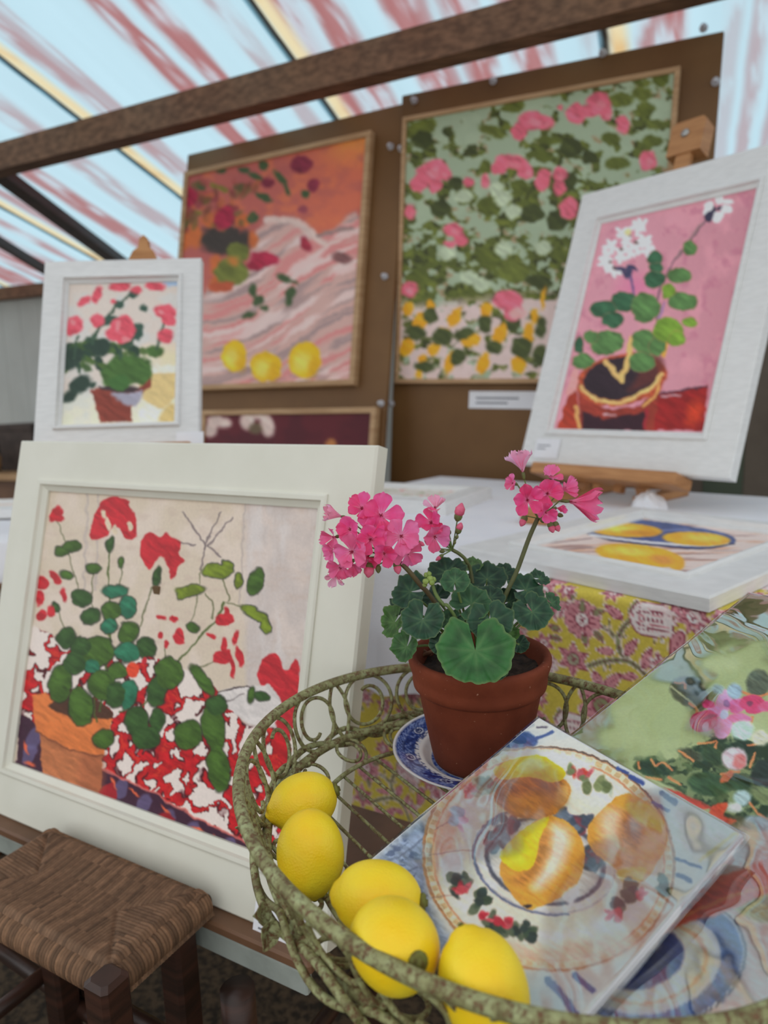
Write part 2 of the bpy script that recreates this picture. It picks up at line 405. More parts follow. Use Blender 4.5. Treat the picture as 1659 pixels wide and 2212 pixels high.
wr_ = empty('wall_right_added', RL * 2.75, 'low boarded side wall of the shed at the right', None, None, 'structure')  # out of view; added, and kept low, to steer the side light
uu_ = -.2
while uu_ < 3.8:
    p = RL * 2.75 + RU * (uu_ + .115); hh = 1.05
    b_ = MB(); b_.box(V(p[0], p[1], hh / 2), RU, RL, V(0, 0, 1), .226, .03, hh, .003); b_.build('wall_board', wm['brown'], wr_); uu_ += .23
# ------------------------------------------------------------------ tables
TZ = .76; TO = V(.276, 1.128, 0); TX = V(.768, -.640, 0); TX = unit(TX); TY = V(.640, .768, 0); TY = unit(TY)
def tpt(s, t, z): return TO + TX * s + TY * t + V(0, 0, z)
TS0, TS1, TD = -1.0, 1.15, 1.12
tab = empty('display_table', tpt(.1, .5, 0), 'long display table hidden under the yellow and white cloths', 'table')
b_ = MB(); b_.box(tpt((TS0 + TS1) / 2, TD / 2, TZ - .018), TX, TY, V(0, 0, 1), TS1 - TS0, TD, .024, .002); b_.build('table_top', M['pale_wood'], tab)
for s_ in (TS0 + .06, TS1 - .06):
    for t_ in (.07, TD - .07):
        b_ = MB(); b_.bar(tpt(s_, t_, 0), tpt(s_, t_, TZ - .03), .05, .05); b_.build('leg', M['pale_wood'], tab)

# yellow block-printed cloth: runs over the table top and hangs down the front
def cloth_points(s, v, folds=1.0):
    """v<0: on the table top (distance from front edge), v>0: hanging length"""
    r = .012; S, Vv = np.meshgrid(s, v)
    P = np.zeros(S.shape + (3,)); out = np.zeros_like(S); z = np.zeros_like(S); back = np.zeros_like(S)
    arc = r * pi / 2
    top = Vv < 0; hang = Vv > arc; mid = ~top & ~hang; a = np.clip(Vv / r, 0, pi / 2)
    back = np.where(top, -Vv, np.where(mid, -r * np.sin(a), -r)); z = np.where(top, 0, np.where(mid, -r * (1 - np.cos(a)), -r - (Vv - arc)))
    sway = folds * .010 * np.sin(S * 21 + .6 * np.sin(S * 7)) * np.clip(Vv / .5, 0, 1) + folds * .004 * np.sin(S * 50 + Vv * 6) * np.clip(Vv / .5, 0, 1)
    back = back - sway - folds * .02 * np.clip(Vv, 0, 1) * .5
    P = TO + S[..., None] * TX + back[..., None] * TY; P[..., 2] = TZ + z + .0005
    return P
fs = np.linspace(TS0, TS1 - .05, 640); fv = np.concatenate([np.linspace(-.30, 0, 50)[:-1], np.linspace(0, .72, 240)])
FP = cloth_points(fs, fv)
FX, FY = np.meshgrid(fs, fv)
cv = Canvas(FX * 1000, FY * 1000, (190, 176, 78), warp=.8, wscale=12)      # millimetres on the cloth
cv.wash((176, 162, 70), np.clip((cv.n(5, 5, 2) - .45) * 3, 0, 1), .35)
FN = unit(np.cross(TX, V(0, 0, 1)))
def cl(x, y):   # crop pixel -> millimetres on the hanging cloth
    p = at_plane(1000 + x / 2.517, 1060 + y / 2.517, TO - TY * .012, FN); d = p - TO
    return (d @ TX) * 1000, (TZ - p[2] - .012 + .019) * 1000
PINK, DRED, GREY, PALE = (190, 134, 144), (134, 62, 80), (130, 134, 102), (220, 202, 204)
def fflower(cx, cy, r, n, rot, petal=PINK, core=PALE, outline=DRED, pointy=False):
    for layer, (k, c) in enumerate(((1.12, PALE), (1.0, outline), (.90, petal), (.5, outline), (.42, core))):
        for i in range(n):
            a = rot + 2 * pi * i / n
            if layer < 3:
                if pointy:
                    tip = (cx + r * k * math.cos(a), cy + r * k * math.sin(a)); w = pi / n * .95
                    cv.poly([(cx, cy), (cx + r * .55 * k * math.cos(a - w), cy + r * .55 * k * math.sin(a - w)), tip, (cx + r * .55 * k * math.cos(a + w), cy + r * .55 * k * math.sin(a + w))], c, 1.2, .1, smooth=False)
                else:
                    cv.ell(cx + r * .62 * math.cos(a), cy + r * .62 * math.sin(a), r * .40 * k, r * .30 * k, c, math.degrees(a), 1.2, .1)
            elif layer == 3: cv.line([(cx + r * .3 * math.cos(a), cy + r * .3 * math.sin(a)), (cx + r * .75 * math.cos(a), cy + r * .75 * math.sin(a))], r * .07, outline, 1)
    cv.ell(cx, cy, r * .40, r * .40, outline, 0, 1.2); cv.ell(cx, cy, r * .33, r * .33, core, 0, 1.2)
    for i in range(9): cv.ell(cx + r * .2 * math.cos(i * 2.4) * (i / 9 + .2), cy + r * .2 * math.sin(i * 2.4) * (i / 9 + .2), r * .045, r * .045, outline, 0, .8)
def fleaf(x, y, l, ang, c=PINK):
    a = math.radians(ang); dx, dy = math.cos(a), math.sin(a); nx_, ny_ = -dy, dx
    for k, cc in ((1.25, PALE), (1.1, DRED), (.92, c)):
        cv.poly([(x - dx * l * .5 * k, y - dy * l * .5 * k), (x - dx * l * .15 + nx_ * l * .26 * k, y - dy * l * .15 + ny_ * l * .26 * k), (x + dx * l * .55 * k, y + dy * l * .55 * k), (x - dx * l * .05 - nx_ * l * .24 * k, y - dy * l * .05 - ny_ * l * .24 * k)], cc, 1.2, .1)
    cv.line([(x - dx * l * .5, y - dy * l * .5), (x + dx * l * .4, y + dy * l * .4)], l * .04, DRED, .8)
def pomegranate(cx, cy, r, ang):
    a = math.radians(ang); R = lambda px_, py_: (cx + px_ * math.cos(a) - py_ * math.sin(a), cy + px_ * math.sin(a) + py_ * math.cos(a))
    for k, cc in ((1.08, DRED), (1.0, PALE)):
        cv.poly([R(-r * k, 0), R(-r * .6 * k, -r * .72 * k), R(.1 * r, -r * .8 * k), R(r * .75 * k, -r * .62 * k), R(r * .95 * k, 0), R(r * .8 * k, r * .55 * k), R(.1 * r, r * .75 * k), R(-r * .6 * k, r * .7 * k)], cc, 1.2, .06)
        for t in (-.5, 0, .5): cv.poly([R(r * .6, r * t - r * .25), R(r * 1.22 * k, r * t * .9), R(r * .6, r * t + r * .25)], cc, 1.2, .06, smooth=False)
    for t in (-.42, 0, .42):
        cv.line([R(-r * .85, t * r * .4), R(0, t * r), R(r * .8, t * r * .9)], r * .05, DRED, 1)
        for q in (-.5, -.3, -.1, .1, .3, .5): cv.line([R(r * (q - .09), t * r - r * .1), R(r * q, t * r), R(r * (q - .09), t * r + r * .1)], r * .045, DRED, .8)
    for t in (-.21, .21): cv.line([R(-r * .9, t * r * .3), R(0, t * r * 1.05), R(r * .8, t * r)], r * .03, (170, 90, 105), 1)
def vine(pts, w=9):
    cv.line(pts, w + 2.5, PALE, 1.2); cv.line(pts, w, GREY, 1.2); cv.line(pts, w * .2, (100, 60, 66), .8)
def cluster(ox, oy):
    g = lambda x, y: (lambda q: (q[0] + ox, q[1] + oy))(cl(x, y))
    vine([g(720, 720), g(790, 760), g(835, 810), g(850, 860)], 7); vine([g(925, 690), g(870, 750), g(845, 820), g(860, 880), g(900, 920)], 8)
    vine([g(690, 950), g(780, 925), g(890, 925), g(970, 975), g(1020, 1040)], 8); vine([g(610, 560), g(590, 590)], 6); vine([g(940, 600), g(910, 660)], 6)
    for p, q in (((800, 740), (795, 705)), ((790, 770), (770, 735)), ((860, 800), (890, 790)), ((1050, 800), (1040, 830)), ((1080, 800), (1085, 825)), ((780, 940), (770, 975)), ((800, 940), (805, 970))): vine([g(*p), g(*q)], 2.5)
    fflower(*g(650, 700), 31, 12, .2, PINK, PALE); 
    for a_ in ((650, 630, -90), (735, 660, -20), (740, 790, 45), (668, 810, 80)): fleaf(*g(a_[0], a_[1]), 22, a_[2], GREY)
    fflower(*g(605, 915), 30, 6, .5, PINK, (150, 150, 130), DRED, True); pomegranate(*g(1025, 705), 32, 0); fflower(*g(1255, 690), 28, 7, .1, PINK, PALE, DRED, True)
    for x, y, l, a_ in ((820, 662, 30, 215), (778, 872, 26, 180), (912, 852, 30, -55), (1163, 838, 42, 110), (1000, 915, 32, -70), (905, 1010, 24, 170), (740, 1030, 30, 60), (815, 1035, 34, -50), (1400, 800, 30, 120)): fleaf(*g(x, y), l, a_)
    fflower(*g(1070, 950), 22, 6, .3, PALE, PINK, DRED, True); fflower(*g(760, 1170), 40, 7, .9, PINK, GREY, DRED); fflower(*g(1320, 790), 22, 6, .3, PALE, PINK, DRED, True)
    fflower(*g(470, 940), 18, 8, .3, PALE, PINK); fleaf(*g(500, 745), 22, 190, GREY); fleaf(*g(505, 800), 22, 185, GREY); fflower(*g(440, 830), 20, 6, .2, PINK, PALE, DRED, True)
    fflower(*g(800, 545), 20, 7, .2, PINK, PALE, DRED, True); fflower(*g(560, 540), 18, 7, .2, PINK, PALE, DRED, True)
for a_ in range(-4, 4):
    for b2 in range(-1, 4): cluster(a_ * 235 + (b2 % 2) * 117, b2 * 205)
yc = grid_mesh('tablecloth', FP, M['fabric'], None, cv.out(), gain=1.4)
tag(yc, 'yellow cotton cloth block-printed with pink flowers and grey vines hanging from table', 'tablecloth')

# white cloth over the back of the table and hanging at the left of the front
ws = np.linspace(TS0 - .0, TS1 - .06, 160); wv = np.linspace(-1, 1, 120)
S, Q = np.meshgrid(ws, wv)
edge = np.where(S < -.06, 0.0, .10 + .25 * np.clip((S + .06) / .5, 0, 1))            # where the white cloth stops on the table top
drop_len = np.clip((-.02 - S) / .10, 0, 1) * (.24 + .10 * np.clip(-S - .1, 0, .8)) * (1 + .05 * np.sin(S * 14))
vmin = -(TD - .02); vmax = np.where(S < -.02, drop_len, -edge * 1.0)
Vv = vmin + (Q + 1) / 2 * (vmax - vmin)
r = .016; arc = r * pi / 2; a = np.clip(Vv / r, 0, pi / 2)
back = np.where(Vv < 0, -Vv, np.where(Vv < arc, -r * np.sin(a), -r)); z = np.where(Vv < 0, 0, np.where(Vv < arc, -r * (1 - np.cos(a)), -r - (Vv - arc)))
hang = np.clip(Vv / .15, 0, 1)
back = back - hang * (.014 + .010 * np.sin(S * 34 + 1) + .006 * np.sin(S * 71)) - .02 * np.clip(Vv, 0, 1)
P = TO + S[..., None] * TX + back[..., None] * TY; P[..., 2] = TZ + z + .0035
tag(grid_mesh('tablecloth', P, M['white_cloth']), 'plain white cloth spread over the table behind the potted geranium', 'tablecloth')

# ------------------------------------------------------------------ framed pictures
def mitred(mb, c, ex, ey, n, W, H, bx, by, prof):
    rings = []
    for t, h in prof:
        w2, h2 = W / 2 - t * bx, H / 2 - t * by
        rings.append([c + ex * (i * w2) + ey * (j * h2) + n * h for i, j in ((-1, -1), (1, -1), (1, 1), (-1, 1))])
    vs = [p for r_ in rings for p in r_]; fs = []
    for k in range(len(prof) - 1):
        for i in range(4): fs.append((k * 4 + i, k * 4 + (i + 1) % 4, k * 4 + 4 + (i + 1) % 4, k * 4 + 4 + i))
    return mb.add(vs, fs)
def framed(name, label, c, ex, ey, W, H, bx, by, depth, mat, paint, step, lip=.2, gain=1.45, lh=1.0, floatframe=False, cat='painting', group=None, foot=None):
    ex = unit(ex); ey = np.asarray(ey, float); ey = unit(ey - (ey @ ex) * ex); n = -np.cross(ex, ey); c = np.asarray(c, float)
    base = c + ey * H / 2
    root = empty(name, base, label, cat, group)
    f = MB(); k = .003 / bx
    if floatframe:
        mitred(f, c, ex, ey, n, W, H, bx, by, [(0, -depth), (0, -.002), (.12, 0), (.88, 0), (1, -.002), (1, -.02)]); rec = -.010
    else:
        mitred(f, c, ex, ey, n, W, H, bx, by, [(0, -depth), (0, -k * bx), (k, 0), (1 - lip, 0), (1 - lip, -.012)]); rec = -.010
    f.build('frame', mat, root)
    if not floatframe:
        g = MB(); mitred(g, c, ex, ey, n, W, H, bx, by, [(1 - lip, -.01), (1 - lip, .0025 * lh), (1 - lip * .85, .004 * lh), (1 - lip * .55, .0038 * lh), (1 - lip * .45, -.001), (1 - lip * .2, -.004), (1, -.006), (1, rec - .003)])
        g.build('inner_moulding', mat, root)
    g = MB(); g.box(c - n * (depth - .003), ex, ey, n, W - .012, H - .012, .004); g.build('backing_board', M['backing'], root)
    cw, ch = W - 2 * bx + .004, H - 2 * by + .004; cc = c + n * rec
    P = plane_grid(cc, ex, ey, cw, ch, max(12, int(cw / step)), max(12, int(ch / step)))
    X, Y = project(P)
    grid_mesh('canvas', P, M['canvas'], root, paint(X, Y), gain=gain)
    return root, c, ex, ey, n

# ---- what is painted on each canvas (coordinates read off the photograph)
RED, G1, G2, TEAL, OLV, DK = (182, 40, 50), (62, 92, 34), (48, 78, 36), (40, 104, 78), (104, 122, 34), (30, 34, 24)
def paint_red(X, Y):
    c = Canvas(X, Y, (200, 188, 172), warp=6, wscale=20).frame(0, 940, 1.929)
    c.wash((188, 180, 180), np.clip((c.x - 1010) / 25, 0, 1), .85); c.wash((214, 202, 196), np.clip((c.n(90, 140, 2) - .45) * 4, 0, 1), .5); c.wash((186, 168, 158), np.clip((c.n(60, 26, 5) - .55) * 4, 0, 1), .35)
    c.wash((206, 204, 206), np.clip((c.n(40, 200, 6) - .5) * 4, 0, 1) * (c.x > 1010), .5)
    for x in (365, 412): c.line([(x, 210), (x - 14, 640)], 10, (178, 168, 164), op=.7)
    c.line([(1025, 240), (1000, 720)], 8, (176, 166, 162), op=.8)
    cl_ = [(110, 815), (300, 870), (560, 900), (740, 960), (880, 1040), (960, 1140), (1060, 1220), (1200, 1210), (1300, 1260), (1290, 1500), (1070, 1730), (850, 1610), (430, 1395), (90, 1190)]
    m = c.mask_poly(cl_); c.wash((218, 208, 204), m)
    nz = fbm(c.x / 50 + .9 * fbm(c.x / 34, c.y / 34, 4), c.y / 64 + .9 * fbm(c.x / 34 + 9, c.y / 34, 5), 7, 2)
    band = np.abs(nz - .5); c.wash((70, 18, 26), m * np.clip((.150 - band) * 40, 0, 1)); c.wash((176, 26, 34), m * np.clip((.112 - band) * 40, 0, 1), var=.3)
    c.wash((206, 62, 40), m * np.clip((.03 - band) * 45, 0, 1) * np.clip((c.n(50, 50, 3) - .45) * 6, 0, 1), .7)
    c.poly([(905, 1075), (1030, 1040), (1130, 1050), (1190, 1130), (1165, 1215), (1060, 1205), (960, 1150)], (206, 202, 202)); c.line([(905, 1075), (1030, 1040), (1040, 1080)], 6, (50, 36, 40)); c.line([(940, 1105), (1010, 1085)], 5, (120, 110, 112))
    c.poly([(85, 1165), (150, 1205), (430, 1392), (640, 1488), (850, 1610), (1090, 1722), (1110, 1800), (470, 1570), (55, 1420)], (58, 30, 50), smooth=False)
    for x, y in ((140, 1260), (120, 1330), (500, 1470), (700, 1600), (800, 1650), (600, 1540), (950, 1720)): c.ell(x, y, 30, 46, (98, 92, 132), 20, 8, op=.75)
    for x, y, a in ((110, 1300, 70), (125, 1370, 20), (560, 1490, 30), (660, 1590, -10), (690, 1560, 40), (820, 1640, 20), (900, 1690, 60), (470, 1450, 60)): c.ell(x, y, 26, 7, (206, 96, 66), a, 5)
    c.ell(690, 1600, 40, 30, (140, 24, 34), 20, 8); c.poly([(410, 1480), (470, 1450), (480, 1560), (405, 1550)], (150, 30, 40))
    c.line([(430, 1395), (640, 1490), (850, 1610), (1090, 1722)], 12, (222, 120, 110), op=.7)
    c.poly([(160, 1220), (300, 1300), (435, 1325), (405, 1540), (180, 1450)], (176, 108, 70), var=.25, smooth=False); c.poly([(340, 1310), (435, 1325), (405, 1540), (330, 1510)], (150, 86, 58), 30, .2, .6)
    c.poly([(132, 1085), (185, 1070), (330, 1160), (475, 1180), (455, 1240), (432, 1335), (300, 1312), (150, 1232)], (206, 116, 62), var=.2, smooth=False); c.poly([(200, 1125), (330, 1180), (470, 1178), (420, 1110), (300, 1090)], (76, 48, 34)); c.line([(150, 1235), (300, 1315), (430, 1338)], 6, (120, 66, 44))
    stems = [([(235, 360), (280, 480), (330, 640)], 5), ([(460, 430), (455, 560), (455, 760)], 7), ([(660, 570), (610, 700), (570, 830)], 6), ([(940, 700), (880, 790), (740, 950)], 9), ([(860, 660), (890, 720), (880, 760)], 6), ([(925, 600), (955, 690)], 6), ([(1020, 715), (950, 700)], 6), ([(225, 700), (290, 830)], 5), ([(390, 560), (385, 760)], 5), ([(503, 550), (505, 640)], 5), ([(690, 880), (685, 960)], 5), ([(930, 930), (820, 970)], 5), ([(840, 560), (800, 770)], 4), ([(460, 760), (440, 1000), (420, 1150)], 10), ([(700, 1000), (600, 1120), (500, 1150)], 8), ([(380, 1000), (400, 1200)], 8)]
    for p, w in stems: c.line(p, w, (96, 100, 70) if w < 7 else (70, 88, 40), op=.9)
    for p in ([(760, 320), (820, 400), (862, 465)], [(920, 318), (880, 400), (855, 475)], [(965, 340), (870, 462)], [(745, 450), (820, 456)], [(858, 470), (835, 560)], [(872, 462), (925, 512)]): c.line(p, 7, (112, 100, 104), op=.85)
    lv = [(250, 1035, 48, 74, 5, G1), (335, 1130, 50, 80, -10, G1), (400, 900, 76, 62, 0, G1), (460, 730, 42, 38, 0, G1), (532, 715, 38, 44, 0, TEAL), (478, 650, 56, 24, 0, TEAL), (345, 678, 42, 34, 0, G2), (375, 755, 36, 30, 0, G2), (455, 792, 32, 30, 0, TEAL), (535, 822, 38, 46, 0, G1), (275, 842, 34, 42, 0, G2), (310, 950, 46, 46, 0, G2), (525, 905, 50, 40, 0, TEAL), (608, 885, 40, 42, 0, G2), (490, 982, 42, 32, 0, G1), (385, 962, 34, 30, 0, TEAL), (425, 1040, 56, 62, 0, G1), (535, 1080, 36, 60, 10, TEAL), (655, 1065, 40, 66, 10, G2), (705, 992, 60, 64, -10, G1), (570, 1195, 48, 62, 0, G2), (430, 1266, 44, 40, 0, G1), (655, 1190, 30, 50, 0, G2), (785, 1245, 54, 62, 20, G1), (890, 1225, 46, 100, -12, G1), (910, 1390, 46, 95, -8, G1), (897, 1125, 46, 40, 0, G2), (842, 1020, 24, 72, -35, G1), (605, 1262, 58, 46, 0, G2), (480, 1080, 40, 50, 0, G2), (340, 880, 40, 40, 0, G2),
          (300, 465, 36, 24, 0, G1), (262, 486, 26, 18, 0, G1), (390, 553, 32, 20, 0, G1), (278, 585, 28, 17, 15, G1), (503, 530, 11, 24, 0, G1), (908, 566, 60, 28, 0, OLV), (945, 545, 25, 22, 0, OLV), (795, 645, 62, 20, -6, OLV), (765, 658, 30, 16, -30, OLV), (990, 610, 16, 30, 0, OLV), (1066, 612, 32, 56, 15, G1), (1060, 742, 58, 24, 28, OLV), (1106, 790, 20, 36, -5, OLV), (805, 800, 28, 18, 35, G1), (1045, 1080, 14, 36, 10, G1), (1090, 1088, 30, 18, 0, G2), (230, 720, 18, 14, 0, G2), (460, 460, 14, 30, 0, G2), (655, 590, 14, 40, 10, G2)]
    for x, y, rx, ry, a, cc in lv: c.ell(x, y, rx + 5, ry + 5, (34, 40, 30), a, 6, op=.8)
    for x, y, rx, ry, a, cc in lv: c.ell(x, y, rx, ry, cc, a, 5, .35); c.ell(x - rx * .2, y - ry * .2, rx * .5, ry * .45, tuple(min(255, v * 1.22 + 6) for v in cc), a, rx * .5, op=.5)
    for p in ([(375, 410), (385, 340), (430, 275), (500, 258), (560, 320), (572, 400), (555, 432), (515, 425), (505, 385), (470, 385), (440, 420), (400, 432)], [(585, 440), (620, 408), (660, 422), (685, 403), (720, 430), (752, 450), (745, 490), (768, 520), (740, 552), (715, 600), (700, 545), (670, 505), (640, 532), (615, 558), (588, 515)],
              [(1075, 985), (1100, 925), (1140, 908), (1165, 930), (1172, 970), (1200, 975), (1225, 938), (1248, 960), (1252, 1030), (1284, 1060), (1280, 1130), (1275, 1205), (1232, 1192), (1215, 1240), (1172, 1242), (1150, 1200), (1182, 1130), (1142, 1052), (1090, 1038)]): c.poly(p, RED, 6, .25)
    for x, y, rx, ry, a in ((225, 330, 16, 34, 20), (240, 345, 34, 15, 20), (248, 315, 12, 26, -15), (175, 618, 26, 28, 0), (162, 680, 20, 30, 10), (176, 750, 22, 28, 0), (212, 735, 15, 26, -10), (230, 592, 15, 30, -30), (265, 665, 10, 26, -20), (672, 765, 22, 10, 20), (722, 770, 18, 15, 0), (668, 830, 13, 15, 0), (745, 840, 22, 36, 0), (695, 870, 10, 18, 0), (932, 768, 40, 24, 0), (942, 740, 12, 22, 0), (880, 836, 20, 9, 15), (930, 925, 40, 32, -10), (985, 845, 11, 36, 12), (1000, 925, 14, 42, -15), (970, 965, 11, 42, -8), (935, 880, 14, 30, 0), (555, 975, 26, 30, 0), (600, 940, 14, 14, 0)): c.ell(x, y, rx, ry, RED if x != 555 else (214, 70, 44), a, 5, .25)
    for x, y, rx, ry, a in ((450, 370, 12, 30, -10), (478, 395, 12, 24, 0), (540, 380, 12, 22, 0), (430, 330, 10, 24, -15)): c.ell(x, y, rx, ry, (206, 192, 170), a, 5)
    return c.out()
PK = (206, 84, 100)
def paint_pot_left(X, Y):
    c = Canvas(X, Y, (198, 190, 184), warp=5, wscale=13).frame(0, 480, 3.252)
    c.wash((214, 200, 170), np.clip((c.x - 900) / 150, 0, 1) * np.clip((c.y - 820) / 120, 0, 1)); c.wash((212, 210, 190), np.clip((c.y - 1180) / 60, 0, 1), .9); c.wash((186, 196, 200), np.clip((c.n(120, 90, 3) - .45) * 4, 0, 1), .5)
    c.poly([(1000, 1040), (1260, 1050), (1260, 1150), (1150, 1300), (1000, 1240)], (200, 180, 128)); c.poly([(1060, 1010), (1250, 1000), (1250, 1050), (1060, 1060)], (216, 212, 200)); c.poly([(1160, 400), (1270, 400), (1260, 450), (1150, 440)], (150, 176, 206), 20); c.poly([(1010, 1280), (1170, 1330), (1160, 1400), (990, 1400)], (222, 220, 208)); c.poly([(1170, 1290), (1240, 1290), (1220, 1420), (1120, 1400)], (196, 176, 120), 30)
    rs = np.random.RandomState(5)
    for i in range(95):
        t = rs.rand(); x = 480 + rs.rand() * 560 - 60 * t; y = 830 + 340 * t * rs.rand() + 60 * rs.rand()
        if x > 900 and y < 880: continue
        c.ell(x, y, 24 + 20 * rs.rand(), 16 + 16 * rs.rand(), ((52, 76, 58), (44, 66, 56), (74, 100, 52), (60, 86, 48))[rs.randint(4)], rs.rand() * 90, 12, op=.95)
    for x, y, rx, ry, a in ((560, 1140, 90, 60, -40), (490, 1220, 60, 36, -45), (520, 930, 70, 50, 0), (480, 1000, 60, 40, 0), (700, 880, 80, 60, 0)): c.ell(x, y, rx, ry, (44, 62, 54), a, 20)
    for x, y, rx, ry in ((880, 1040, 130, 110), (980, 1020, 90, 70), (800, 1080, 90, 90), (1000, 1080, 70, 60), (1090, 910, 60, 45)): c.ell(x, y, rx, ry, (66, 98, 50), 0, 20, .3)
    for p in ([(540, 800), (520, 950)], [(700, 720), (640, 860)], [(830, 560), (720, 720), (650, 800)], [(860, 840), (840, 960)], [(980, 740), (900, 880)], [(1160, 700), (1100, 880)], [(940, 500), (830, 580)]): c.line(p, 18, (56, 80, 64), 10)
    for x, y, rx, ry, a in ((840, 580, 30, 30, 0), (940, 510, 30, 30, 0), (770, 690, 60, 35, -20), (960, 770, 50, 60, 20), (1010, 600, 24, 24, 0)): c.ell(x, y, rx, ry, (52, 78, 68), a, 12)
    for x, y, rx, ry, a in ((680, 510, 30, 60, 20), (590, 560, 55, 34, -35), (840, 450, 80, 36, -5), (960, 480, 40, 24, 0), (1090, 450, 70, 28, 5), (525, 720, 60, 60, 0), (490, 760, 34, 50, 0), (680, 690, 48, 44, 0), (860, 750, 90, 100, 20), (790, 790, 50, 50, 0), (1160, 630, 85, 50, 5), (1190, 690, 50, 40, 20), (1160, 800, 55, 50, 0), (800, 560, 22, 16, 0)): c.ell(x, y, rx, ry, PK, a, 14, .3)
    for x, y, rx, ry in ((830, 720, 20, 40), (510, 700, 20, 20), (1130, 630, 24, 14), (880, 820, 30, 20)): c.ell(x, y, rx, ry, (228, 128, 136), 0, 12)
    c.poly([(640, 1180), (760, 1150), (960, 1170), (1070, 1080), (1060, 1150), (960, 1240), (930, 1300), (920, 1400), (700, 1400)], (122, 58, 48), 10, .25, smooth=False); c.poly([(780, 1210), (900, 1200), (1000, 1180), (960, 1290), (880, 1280)], (150, 150, 168), 20); c.poly([(700, 1150), (960, 1160), (900, 1200), (760, 1190)], (58, 48, 52), 14)
    c.ell(840, 1130, 70, 60, (62, 100, 52), 0, 14)
    return c.out()
def paint_towel(X, Y):
    c = Canvas(X, Y, (172, 92, 84), warp=5, wscale=14).frame(380, 280, 3.252)
    c.wash((196, 104, 76), np.clip((c.x - 700) / 350, 0, 1), .8); c.wash((206, 132, 70), np.clip((c.x - 980) / 200, 0, 1) * np.clip((300 - c.y) / 200, 0, 1)); c.wash((150, 80, 84), np.clip((c.n(130, 100, 3) - .45) * 4, 0, 1), .4); c.wash((206, 116, 74), np.clip((c.n(110, 80, 6) - .58) * 6, 0, 1), .5)
    cloth = [(200, 1140), (480, 1000), (560, 720), (740, 612), (900, 650), (1010, 735), (1120, 690), (1300, 670), (1300, 1900), (150, 1900)]
    m = c.mask_poly(cloth, 10); c.wash((190, 156, 150), m)
    ph = c.y + .35 * c.x - 90 * np.sin(c.x / 260) ; st = fbm(ph / 34, c.x / 420, 5, 2)
    c.wash((196, 122, 122), m * np.clip((st - .54) * 9, 0, 1), .8); c.wash((140, 122, 124), m * np.clip((.40 - st) * 9, 0, 1), .7); c.wash((212, 192, 190), m * np.clip((fbm(ph / 50 + 4, c.x / 300, 8, 2) - .58) * 9, 0, 1), .8)
    c.line([(640, 640), (820, 640), (960, 740), (1040, 800)], 46, (198, 176, 170), 20); c.line([(1000, 740), (1240, 690)], 30, (140, 118, 116), 20)
    for x, y, rx, ry, a in ((340, 770, 190, 100, 0), (300, 830, 90, 40, 20)): c.ell(x, y, rx, ry, (58, 50, 46), a, 40)
    for x, y, rx, ry in ((540, 770, 36, 60), (285, 950, 46, 70), (300, 1080, 60, 60), (130, 740, 50, 90), (470, 640, 60, 50), (250, 640, 70, 50), (60, 780, 50, 70)): c.ell(x, y, rx, ry, (184, 98, 52), 0, 26)
    for x, y, rx, ry in ((390, 1000, 120, 100), (430, 860, 80, 70)): c.ell(x, y, rx, ry, (102, 108, 48), 0, 16, .3)
    c.ell(400, 920, 40, 30, (170, 110, 50), 0, 30); c.poly([(240, 1080), (400, 1070), (380, 1130), (250, 1140)], (170, 80, 52), 16)
    for x, y, rx, ry in ((885, 245, 76, 60), (965, 390, 46, 50), (90, 470, 66, 66), (890, 560, 40, 26), (640, 370, 50, 30)): c.ell(x, y, rx, ry, (122, 44, 62) if rx > 45 else (140, 66, 78), 0, 16, .3)
    for x, y, rx, ry, a, cc in ((345, 620, 66, 88, 20, (156, 34, 62)), (620, 910, 100, 54, 5, (164, 40, 68)), (560, 950, 60, 40, 0, (150, 36, 60)), (910, 800, 34, 60, -20, (150, 44, 62)), (1160, 900, 70, 34, 15, (124, 84, 84))): c.ell(x, y, rx, ry, cc, a, 16, .3)
    for x, y, rx, ry, a in ((620, 250, 34, 36, 0), (480, 285, 42, 20, 20), (560, 330, 50, 24, 25), (440, 405, 42, 24, 0), (615, 475, 62, 26, 25), (730, 340, 60, 22, 50), (770, 420, 40, 16, 60), (910, 455, 34, 30, 0), (320, 290, 40, 18, 0), (180, 400, 30, 24, 0), (540, 620, 40, 40, 0), (50, 670, 40, 40, 0), (760, 1040, 52, 26, 20), (800, 1170, 34, 66, 12), (540, 1130, 26, 46, 0), (580, 1200, 40, 40, 0), (510, 1302, 52, 22, -20), (620, 1260, 26, 20, 0), (830, 1075, 36, 14, 15)): c.ell(x, y, rx, ry, (62, 80, 50), a, 14)
    for x, y, rx, ry in ((270, 390, 34, 20), (330, 420, 36, 22), (220, 500, 26, 30), (150, 580, 30, 20)): c.ell(x, y, rx, ry, (120, 110, 46), 20, 14)
    dabs(c, [(150, 480, 120, 120, 22), (330, 560, 160, 130, 26), (470, 420, 110, 90, 14), (120, 660, 90, 90, 16)], [(92, 56, 44), (110, 66, 46), (150, 70, 62), (84, 84, 44), (128, 52, 62), (176, 96, 58)], 34, 11, 16, .6)
    for x, y, rx, ry in ((340, 620, 60, 84), (90, 470, 60, 62)): c.ell(x, y, rx, ry, (150, 36, 62), 20, 18, .3)
    for x, y, rx, ry, a in ((410, 1590, 88, 112, -8), (630, 1668, 112, 104, 0), (905, 1620, 112, 132, 10)):
        c.ell(x + 20, y + ry * .85, rx, 20, (140, 112, 112), 0, 20, op=.7); c.ell(x, y, rx, ry, (206, 168, 22), a, 10, .1); c.ell(x - rx * .2, y + ry * .1, rx * .55, ry * .6, (226, 196, 84), a, 50); c.ell(x + rx * .5, y + ry * .4, rx * .35, ry * .5, (190, 142, 20), a, 40, op=.6)
    return c.out()
